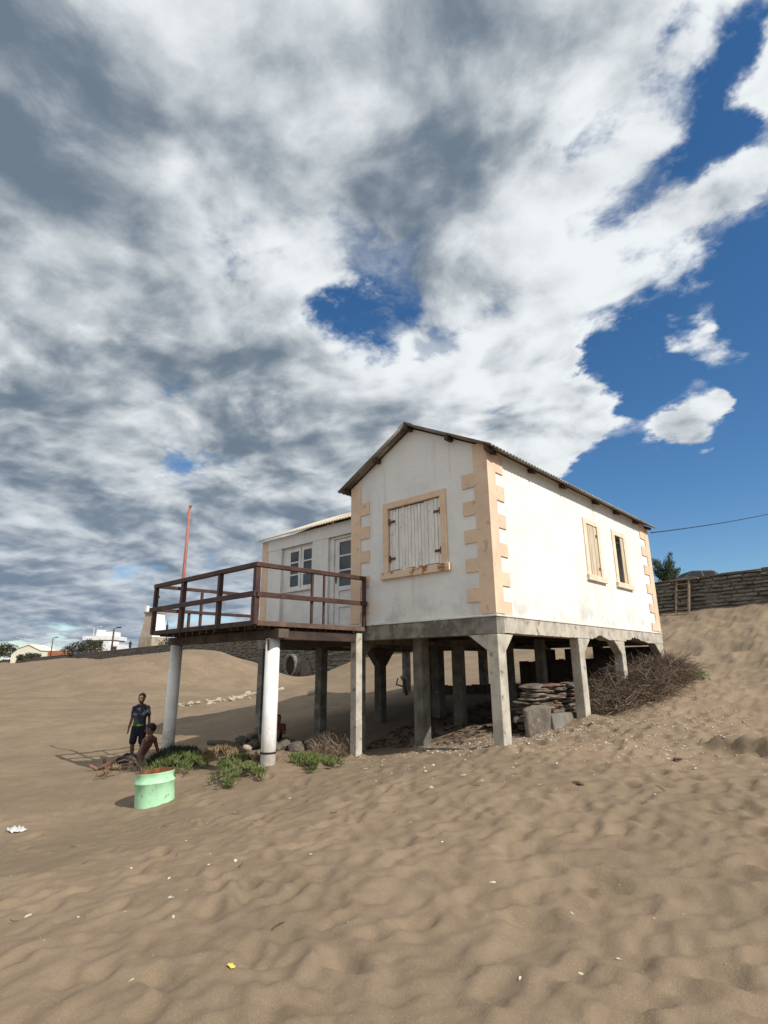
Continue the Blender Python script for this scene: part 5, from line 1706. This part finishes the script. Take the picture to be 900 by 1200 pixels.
def person(label, J, k, voxel, shirt=None, shorts=None, group=None, hem=None):
    """J: joints in world space; k: size factor (1 = 1.41 m boy)"""
    P = {n_: Vector(v) for n_, v in J.items()}
    t = thing('person', label, 'person', P['base'], group)
    lat = (P['shL'] - P['shR']).normalized()
    hl = (P['hipL'] - P['hipR']).normalized()
    B = MB()
    core = [P['pelvis'], P['waist'], P['chest'], P['upper']]
    rr = [.070 * k, .062 * k, .070 * k, .054 * k]
    for s in (-1, 0, 1):
        limb(B, [P['pelvis'] + hl * s * .042 * k, P['waist'] + lat * s * .036 * k, P['chest'] + lat * s * .05 * k, P['upper'] + lat * s * .055 * k], rr)
    hc = P['head']
    fwd = Vector(J['face']).normalized(); upv = (hc - P['neck']).normalized() if 'headup' not in J else Vector(J['headup']).normalized()
    fwd = (fwd - upv * fwd.dot(upv)).normalized()
    rgt = fwd.cross(upv).normalized()
    Rh = Matrix((rgt, fwd, upv)).transposed()
    limb(B, [P['upper'], P['neck'], hc - upv * .05 * k], [.052 * k, .042 * k, .042 * k])
    B.ell(hc, (.070 * k, .088 * k, .098 * k), 20, 14, Rh)
    H = lambda a, b, c_: hc + Rh @ Vector((a * k, b * k, c_ * k))
    B.ell(H(0, .028, -.058), (.050 * k, .055 * k, .052 * k), 14, 10, Rh)
    B.ell(H(0, .092, -.022), (.013 * k, .018 * k, .022 * k), 10, 8, Rh)
    for s in (-1, 1):
        B.ell(H(s * .071, -.004, -.010), (.010 * k, .022 * k, .030 * k), 10, 8, Rh)
        limb(B, [P['upper'] + lat * s * .055 * k, P['sh' + 'RL'[s > 0]]], [.058 * k, .046 * k])
    for sd_, s in (('R', -1), ('L', 1)):
        sh, el, wr = P['sh' + sd_], P['el' + sd_], P['wr' + sd_]
        limb(B, [sh, sh.lerp(el, .45), el, el.lerp(wr, .35), wr], [.041 * k, .034 * k, .029 * k, .030 * k, .021 * k])
        hand(B, wr, J['hd' + sd_], J['th' + sd_], k)
        hp, kn, an = P['hip' + sd_], P['kn' + sd_], P['an' + sd_]
        sh_ = (kn - an).normalized()
        limb(B, [hp, hp.lerp(kn, .5), kn, kn.lerp(an, .32) - 0 * sh_, an], [.070 * k, .058 * k, .044 * k, .044 * k, .029 * k])
        toe = Vector(J['toe' + sd_]).normalized()
        down = (an - kn).normalized()
        dn_ = (down - toe * down.dot(toe)).normalized()
        heel = an + dn_ * .045 * k - toe * .035 * k
        ball = an + dn_ * .058 * k + toe * .115 * k
        limb(B, [heel, ball], [.034 * k, .028 * k])
        limb(B, [an, heel], [.030 * k, .032 * k])
        side_ = toe.cross(dn_)
        for q_ in (-2, -1, 0, 1, 2):
            limb(B, [ball + side_ * q_ * .012 * k, ball + side_ * q_ * .013 * k + toe * (.055 - .005 * abs(q_)) * k], [.014 * k, .010 * k], 8)
    voxel_union(B, voxel, 'body', M_SKIN, t)
    hr = MB()
    hr.ell(H(0, -.016, .020), (.0775 * k, .0885 * k, .088 * k), 20, 14, Rh)
    hr.ell(H(0, .045, .068), (.050 * k, .034 * k, .026 * k), 14, 10, Rh)
    voxel_union(hr, max(voxel * .8, .006), 'hair', M_HAIR, t, 2)
    if voxel < .02:
        for s in (-1, 1):
            MB().ell(H(s * .028, .079, -.002), (.0125 * k, .008 * k, .008 * k), 10, 8, Rh).build('eye', M_EYE, t, True)
            MB().ell(H(s * .028, .084, .018), (.018 * k, .007 * k, .0045 * k), 10, 6, Rh).build('eyebrow', M_HAIR, t, True)
        MB().ell(H(0, .080, -.062), (.021 * k, .009 * k, .007 * k), 12, 8, Rh).build('mouth', M_LIP, t, True)
    if shirt:
        S = MB()
        for s in (-1, 0, 1):
            limb(S, [P['pelvis'] + hl * s * .055 * k - (P['waist'] - P['pelvis']).normalized() * .01 * k, P['waist'] + lat * s * .052 * k, P['chest'] + lat * s * .056 * k, P['upper'] + lat * s * .055 * k], [.082 * k, .076 * k, .080 * k, .062 * k])
        for sd_, s in (('R', -1), ('L', 1)):
            sh, el = P['sh' + sd_], P['el' + sd_]
            limb(S, [P['upper'] + lat * s * .05 * k, sh, sh.lerp(el, .58)], [.060 * k, .052 * k, .050 * k])
        voxel_union(S, max(voxel, .008), 'shirt', shirt, t, 2)
    if shorts:
        S = MB()
        for s in (-1, 0, 1):
            limb(S, [P['pelvis'] + hl * s * .045 * k, P['pelvis'].lerp(P['waist'], .45) + hl * s * .042 * k], [.082 * k, .074 * k])
        for sd_ in 'RL':
            hp, kn = P['hip' + sd_], P['kn' + sd_]
            limb(S, [hp, hp.lerp(kn, .45), hp.lerp(kn, .86)], [.080 * k, .078 * k, .074 * k])
        o_ = voxel_union(S, max(voxel, .008), 'shorts', shorts, t, 2)
        if hem:
            hb = MB()
            w0 = P['pelvis'].lerp(P['waist'], .10)
            hb.tube([w0 - Vector((0, 0, .02 * k)), w0 + Vector((0, 0, .02 * k))], [.108 * k, .106 * k], 22)
            hb.v = [tuple(w0 + hl * ((Vector(p) - w0).dot(hl)) * 1.22 + ((Vector(p) - w0) - hl * (Vector(p) - w0).dot(hl)) * .92) for p in hb.v]
            hb.build('waistband', hem, t, True)
    return t


M_EYE = material('dark_eye', (.03, .022, .02), rough=.2)
M_LIP = material('lip', (.13, .05, .042), rough=.5)
M_TEE = bpy.data.materials.new('printed_navy_shirt')
M_TEE.use_nodes = True
T = NT(M_TEE.node_tree)
vec = T.node('ShaderNodeTexCoord').outputs['Object']
sp = T.node('ShaderNodeSeparateXYZ'); T.link(vec, sp.inputs[0])
colr = T.mix(T.ramp(T.noise(vec, 7, 4, .6), .46, .60), (.016, .018, .030), (.030, .050, .095))
band = T.m('MULTIPLY', T.ramp(sp.outputs[2], .93, .99), T.ramp(sp.outputs[2], 1.07, 1.12, 1, 0))
colr = T.mix(T.m('MULTIPLY', band, T.ramp(T.noise(vec, 11, 3, .6), .46, .56)), colr, (.23, .24, .26))
low_ = T.m('MULTIPLY', T.ramp(sp.outputs[2], .66, .74), T.ramp(sp.outputs[2], .82, .92, 1, 0))
colr = T.mix(T.m('MULTIPLY', low_, T.ramp(T.noise(vec, 6, 3, .6), .50, .58)), colr, (.05, .11, .05))
bs = T.node('ShaderNodeBsdfPrincipled'); T.link(colr, bs.inputs['Base Color']); bs.inputs['Roughness'].default_value = .8
ou = T.node('ShaderNodeOutputMaterial'); T.link(bs.outputs[0], ou.inputs['Surface'])
M_SHORTS = material('black_shorts', (.013, .014, .022), (.02, .022, .035), scale=6)
M_LIME = material('lime_band', (.26, .40, .05), (.02, .03, .02), scale=9)
M_ORANGE = material('rust_red_shirt', (.15, .045, .025), (.10, .03, .018), scale=8)

# boy walking, facing the camera side, in the shade of the deck
O = Vector((-7.93, -1.74, gz(-7.93, -1.74)))
fx_ = Vector((.80, -.60, 0)).normalized(); rx_ = Vector((-fx_.y, fx_.x, 0))          # rx_: his left


def L2(a, b, c):
    return tuple(O + rx_ * a + fx_ * b + Vector((0, 0, c)))


J = dict(base=tuple(O), pelvis=L2(0, 0, .74), waist=L2(0, .0, .86), chest=L2(0, -.01, 1.00), upper=L2(0, -.01, 1.12), neck=L2(0, .0, 1.185), head=L2(0, .02, 1.305),
         face=tuple(fx_ * .9 - rx_ * .15 + Vector((0, 0, -.25))), headup=(0, 0, 1),
         shR=L2(-.138, -.01, 1.10), elR=L2(-.172, -.03, .88), wrR=L2(-.195, .07, .70), hdR=tuple(fx_ * .25 + Vector((0, 0, -1))), thR=tuple(fx_),
         shL=L2(.138, -.01, 1.10), elL=L2(.178, -.05, .88), wrL=L2(.192, -.01, .685), hdL=tuple(fx_ * .1 + Vector((0, 0, -1))), thL=tuple(fx_),
         hipR=L2(-.075, .0, .70), knR=L2(-.085, .09, .39), anR=L2(-.085, .02, .075), toeR=tuple(fx_ - rx_ * .2),
         hipL=L2(.075, .0, .70), knL=L2(.08, .0, .38), anL=L2(.08, -.13, .09), toeL=tuple(fx_ + rx_ * .15))
person('boy in dark printed t-shirt and black shorts standing behind a reclining boy', J, 1.0, .006, M_TEE, M_SHORTS, None, M_LIME)

# boy reclining on the sand, shirtless, propped on one arm, legs stretched towards the left
g1 = gz(-6.72, -2.22)
g2 = gz(-7.6, -2.62)
bk = Vector((.72, .42, 0)).normalized()               # from hips towards the shoulders, on the ground plan
hp = Vector((-6.85, -2.20, g1 + .10))
legd = Vector((-.86, -.48, 0)).normalized()
ls = Vector((-legd.y, legd.x, 0))                      # his left-hand side seen from above when facing along legd
ch = hp + bk * .17 + Vector((0, 0, .30)); upp = hp + bk * .22 + Vector((0, 0, .41))
J = dict(base=(hp.x, hp.y, g1), pelvis=tuple(hp), waist=tuple(hp + bk * .08 + Vector((0, 0, .15))), chest=tuple(ch), upper=tuple(upp), neck=tuple(upp + bk * .01 + Vector((0, 0, .06))),
         head=tuple(upp + bk * .0 + Vector((0, 0, .175))), face=tuple(legd * 1.0 + ls * .35 + Vector((0, 0, -.25))), headup=(-.1, -.05, 1),
         shR=tuple(upp - ls * .155 + Vector((0, 0, -.03))), elR=tuple(upp - ls * .24 + bk * .03 + Vector((0, 0, -.24))), wrR=tuple(upp - ls * .24 + bk * .08 + Vector((0, 0, -.43))),
         hdR=tuple(bk * .9 + Vector((0, 0, -.35))), thR=tuple(ls),
         shL=tuple(upp + ls * .155 + Vector((0, 0, -.03))), elL=tuple(upp + ls * .23 + legd * .02 + Vector((0, 0, -.25))), wrL=tuple(upp + ls * .20 + legd * .02 + Vector((0, 0, -.44))),
         hdL=tuple(legd * .8 + Vector((0, 0, -.4))), thL=tuple(-ls),
         hipR=tuple(hp - ls * .075), knR=tuple(hp + legd * .37 - ls * .10 + Vector((0, 0, .06))), anR=tuple(Vector((hp.x, hp.y, 0)) + legd * .74 - ls * .10 + Vector((0, 0, g2 + .05))),
         toeR=tuple(legd * .45 - ls * .25 + Vector((0, 0, .8))),
         hipL=tuple(hp + ls * .075), knL=tuple(hp + legd * .36 + ls * .12 + Vector((0, 0, .01))), anL=tuple(Vector((hp.x, hp.y, 0)) + legd * .73 + ls * .14 + Vector((0, 0, g2 + .05))),
         toeL=tuple(legd * .5 + ls * .55 + Vector((0, 0, .55))))
person('shirtless boy in black shorts reclining on the sand with legs stretched out', J, 1.04, .006, None, M_SHORTS)

# child sitting low behind the rocks and the white post
hp = Vector((-5.55, .12, gz(-5.55, .12) + .06))
fd = Vector((.62, -.78, 0)).normalized(); ls = Vector((-fd.y, fd.x, 0))
upp = hp + Vector((0, 0, .30)) - fd * .10
J = dict(base=(hp.x, hp.y, hp.z - .06), pelvis=tuple(hp), waist=tuple(hp + Vector((0, 0, .11)) - fd * .05), chest=tuple(hp + Vector((0, 0, .22)) - fd * .09), upper=tuple(upp), neck=tuple(upp + Vector((0, 0, .05))),
         head=tuple(upp + Vector((0, 0, .145)) + fd * .03), face=tuple(fd * .6 + ls * .8), headup=(0, 0, 1),
         shR=tuple(upp - ls * .12), elR=tuple(upp - ls * .16 + fd * .08 - Vector((0, 0, .14))), wrR=tuple(upp - ls * .08 + fd * .22 - Vector((0, 0, .14))), hdR=tuple(fd), thR=(0, 0, 1),
         shL=tuple(upp + ls * .12), elL=tuple(upp + ls * .16 + fd * .08 - Vector((0, 0, .14))), wrL=tuple(upp + ls * .08 + fd * .22 - Vector((0, 0, .14))), hdL=tuple(fd), thL=(0, 0, 1),
         hipR=tuple(hp - ls * .06), knR=tuple(hp - ls * .10 + fd * .24 + Vector((0, 0, .20))), anR=tuple(hp - ls * .08 + fd * .34 - Vector((0, 0, .0))), toeR=tuple(fd),
         hipL=tuple(hp + ls * .06), knL=tuple(hp + ls * .10 + fd * .24 + Vector((0, 0, .20))), anL=tuple(hp + ls * .08 + fd * .34 - Vector((0, 0, .0))), toeL=tuple(fd))
person('child with dark hair sitting low among rocks, mostly hidden by the white post', J, .80, .007, M_ORANGE, M_SHORTS)

# tiny figure on the promenade
O = Vector((-95.2, 35.1, sz(-95.2, 35.1)))
fx_ = Vector((.9, -.43, 0)); rx_ = Vector((.43, .9, 0))
s_ = 1.24
L3 = lambda a, b, c: tuple(O + rx_ * a * s_ + fx_ * b * s_ + Vector((0, 0, c * s_)))
J = dict(base=tuple(O), pelvis=L3(0, 0, .74), waist=L3(0, .0, .86), chest=L3(0, 0, 1.0), upper=L3(0, 0, 1.12), neck=L3(0, .0, 1.185), head=L3(0, .02, 1.305), face=tuple(fx_), headup=(0, 0, 1),
         shR=L3(-.155, 0, 1.10), elR=L3(-.19, 0, .88), wrR=L3(-.2, .05, .70), hdR=(0, 0, -1), thR=tuple(fx_), shL=L3(.155, 0, 1.10), elL=L3(.19, 0, .88), wrL=L3(.2, .05, .70), hdL=(0, 0, -1), thL=tuple(fx_),
         hipR=L3(-.075, 0, .70), knR=L3(-.08, .05, .39), anR=L3(-.08, 0, .075), toeR=tuple(fx_), hipL=L3(.075, 0, .70), knL=L3(.08, 0, .38), anL=L3(.08, -.05, .08), toeL=tuple(fx_))
person('tiny person in dark clothes standing on the promenade left of the beacon tower', J, s_, .02, M_SHORTS, M_SHORTS)

# ------------------------------------------------------------------ gravel, shells and litter on the sand
GV, GF = [], []
q = random.Random(900)


def tiny_stone(x_, y_, r):
    o_ = len(GV)
    z_ = gz(x_, y_)
    a = q.uniform(0, 6.3)
    ca, sa = math.cos(a), math.sin(a)
    h_ = r * q.uniform(.35, .7)
    sx_, sy_ = r * q.uniform(.8, 1.4), r * q.uniform(.5, .9)
    for (u, v_, w) in ((-1, -.8, 0), (.9, -1, 0), (1, .9, 0), (-.8, 1, 0), (-.6, -.5, 1), (.6, -.55, .85), (.5, .6, 1), (-.55, .5, .8)):
        X_ = u * sx_ * q.uniform(.8, 1.1); Y_ = v_ * sy_ * q.uniform(.8, 1.1)
        GV.append((x_ + X_ * ca - Y_ * sa, y_ + X_ * sa + Y_ * ca, z_ - .004 + w * h_))
    GF.extend([tuple(i + o_ for i in f_) for f_ in ((4, 5, 6, 7), (0, 1, 5, 4), (1, 2, 6, 5), (2, 3, 7, 6), (3, 0, 4, 7))])


PATCH = [(-.35, 1.0, .35, .7, 420), (-.6, .9, .7, .55, 330), (.15, 1.7, .3, .8, 420), (1.8, 1.2, 1.0, .9, 300), (1.6, 3.6, .9, 1.2, 300), (.45, 2.7, .4, .7, 200), (-1.1, .1, .9, .4, 300), (.9, .6, .9, .9, 230), (1.3, 2.8, 1.0, 1.6, 300), (1.7, 5.4, 1.0, 1.8, 240), (-2.2, -.5, .8, .35, 90), (2.6, 4.0, .9, 1.8, 120), (-.3, -1.2, 1.6, .8, 110)]
for cx_, cy_, rx, ry, n_ in PATCH:
    for _ in range(n_):
        tiny_stone(cx_ + q.gauss(0, .55) * rx, cy_ + q.gauss(0, .55) * ry, q.choice([.007, .009, .012, .016, .024]) * q.uniform(.7, 1.3))
for _ in range(900):
    cx_, cy_ = q.choice([(-.2, -4.4), (.1, -3.9), (2.9, -4.0), (-1.5, -3.2), (1.6, -1.6), (.6, -5.2), (3.6, -2.6), (1, -2.6), (-2.6, -2.9), (2.4, -.4)])
    tiny_stone(cx_ + q.gauss(0, .8), cy_ + q.gauss(0, .6), q.choice([.003, .004, .005, .007]))
gvl = MB().add(GV, GF).build('gravel', material('pale_gravel', (.50, .43, .34), (.22, .175, .13), scale=26, lo=.42, hi=.6), None, recalc=False)
tag(gvl, 'pale pebbles and broken shell thickly scattered over the trodden sand beside the stilts', 'gravel', None, 'stuff')

# dark dead leaves, weed and splinters spread thick to deepen the shade under the house
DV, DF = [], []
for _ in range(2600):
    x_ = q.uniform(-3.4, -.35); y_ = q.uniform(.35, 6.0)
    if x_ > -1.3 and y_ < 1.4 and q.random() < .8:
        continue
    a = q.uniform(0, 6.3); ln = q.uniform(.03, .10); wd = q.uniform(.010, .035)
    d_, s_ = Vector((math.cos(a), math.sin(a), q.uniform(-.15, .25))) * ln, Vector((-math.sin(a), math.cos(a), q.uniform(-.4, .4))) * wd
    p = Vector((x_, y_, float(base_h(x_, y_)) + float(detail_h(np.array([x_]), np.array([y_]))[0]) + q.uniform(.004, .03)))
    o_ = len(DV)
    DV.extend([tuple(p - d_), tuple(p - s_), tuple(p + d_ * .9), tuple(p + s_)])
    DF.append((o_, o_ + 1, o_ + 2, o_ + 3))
lt = MB().add(DV, DF).build('shade_litter', material('dark_litter', (.050, .037, .027), (.10, .075, .052), scale=9), None, recalc=False)
tag(lt, 'dark dead weed and splinters spread to darken the shaded ground under the house', 'litter', None, 'stuff')

shells = [rock_mesh('shell_fragment', (.020, .014, .006), 120 + i, M_SHELL, 2, rough=.45) for i in range(6)]
SPOT = [(275, 1015), (335, 1003), (198, 1024), (36, 1052), (44, 1078), (180, 1084), (274, 1024), (297, 992), (353, 1005), (548, 972), (612, 1170), (75, 1107), (183, 1133), (3, 1155), (140, 1118), (140, 1016),
        (617, 981), (495, 1063), (680, 1132), (690, 1142), (654, 1135), (657, 1169), (838, 1036), (877, 1073), (888, 1085), (540, 1089), (655, 1110), (745, 985), (700, 940), (660, 912), (600, 905), (560, 915), (430, 962), (260, 993), (120, 1003)]
q = random.Random(44)
SH_XY = [(-0.03, -4.39), (0.08, -3.94), (-0.28, -4.86), (-0.59, -5.79), (0.83, -2.16), (2.8, -4.52), (-.2, -4.55), (.22, -3.75), (.45, -3.95), (-.15, -5.6), (.55, -5.25), (1.05, -5.75), (-.9, -4.9), (-1.4, -4.1), (-.75, -5.95), (.2, -5.1), (1.9, -2.0), (1.3, -3.2), (3.1, -4.0), (3.25, -4.05), (3.0, -4.25), (3.7, -2.6), (4.0, -3.1), (4.05, -3.25), (2.05, -3.6), (2.7, -3.7), (2.4, -1.1), (1.6, -.7), (1.05, -.5), (-1.9, -3.2), (-2.4, -3.9), (-3.2, -3.0), (-2.2, -2.75), (-1.6, -2.6)]
for i in range(90):
    if i < len(SH_XY):
        x_, y_ = SH_XY[i]; s_ = q.uniform(.65, 1.35)
    else:
        x_ = q.uniform(-5.0, 4.2); y_ = q.uniform(-5.9, -.3); s_ = q.uniform(.2, .6)
        if x_ > 1.5 and q.random() < .5:
            x_ -= 3.5
    place('shell_fragment', shells[q.randrange(6)], (x_, y_, gz(x_, y_) - .001), (q.uniform(-.5, .5), q.uniform(-.5, .5), q.uniform(0, 6)), s_,
          'small bleached shell fragment lying on open sand', 'shell', 'shell fragments on the sand')
TWG = []
for i in range(5):
    m_ = MB()
    p = Vector((0, 0, 0)); pts_ = [p]
    a = 0
    for j in range(4):
        a += q.gauss(0, .4)
        p = p + Vector((math.cos(a) * .022, math.sin(a) * .022, q.uniform(-.003, .006))); pts_.append(p)
    m_.tube(pts_, [.003, .005, .0045, .004, .002], 5)
    o_ = m_.build('twig_scrap', M_TWIG, None, True)
    TWG.append(o_.data)
    bpy.data.objects.remove(o_)
for i in range(24):
    x_ = q.uniform(-4, 4.2); y_ = q.uniform(-6, -.8)
    place('twig_scrap', TWG[i % 5], (x_, y_, gz(x_, y_) + .008), (0, q.uniform(-.2, .2), q.uniform(0, 6)), q.uniform(.4, 1.2), 'short dark twig lying on open sand', 'twig', 'dark twigs on the sand')
for i, (x_, y_, s_, lb) in enumerate([(1.62, -1.15, 1.5, 'dark brown seaweed scrap on the sand in front of the corner stilt'), (2.15, .55, 1.2, 'dark clod of weed on the trodden sand right of the corner stilt')]):
    place('weed_scrap', rock_mesh('weed_scrap', (.045, .03, .018), 150 + i, M_TWIG, 2, rough=.5), (x_, y_, gz(x_, y_) + .012), (0, 0, i), s_, lb, 'weed')


def crumpled(name, x_, y_, w, l, amp, mat, label, cat, seed):
    n_ = 9
    V, F = [], []
    for i in range(n_):
        for j in range(n_):
            u, v_ = (i / (n_ - 1) - .5) * w, (j / (n_ - 1) - .5) * l
            k = 1 - .3 * abs(math.sin(3 * i + seed)) * (abs(j - n_ // 2) / (n_ / 2))
            V.append((x_ + u * k, y_ + v_ * k, gz(x_ + u * k, y_ + v_ * k) + .004 + amp * abs(float(perlin(u / w * 4 + seed, v_ / l * 4)))))
    for i in range(n_ - 1):
        for j in range(n_ - 1):
            F.append((i * n_ + j, (i + 1) * n_ + j, (i + 1) * n_ + j + 1, i * n_ + j + 1))
    o_ = MB().add(V, F).build(name, mat, None, True, recalc=False)
    s2 = o_.modifiers.new('solid', 'SOLIDIFY'); s2.thickness = .002
    return tag(o_, label, cat)


crumpled('yellow_scrap', 1.49, -5.39, .055, .035, .02, material('yellow_plastic', (.72, .55, .10), rough=.5), 'small crumpled yellow scrap lying on the near sand', 'litter', 3.3)
crumpled('white_bag', -4.05, -4.95, .30, .22, .09, material('white_plastic', (.72, .72, .70), rough=.45, transl=.2), 'crumpled white plastic bag on the sand at the left edge', 'litter', 1.7)
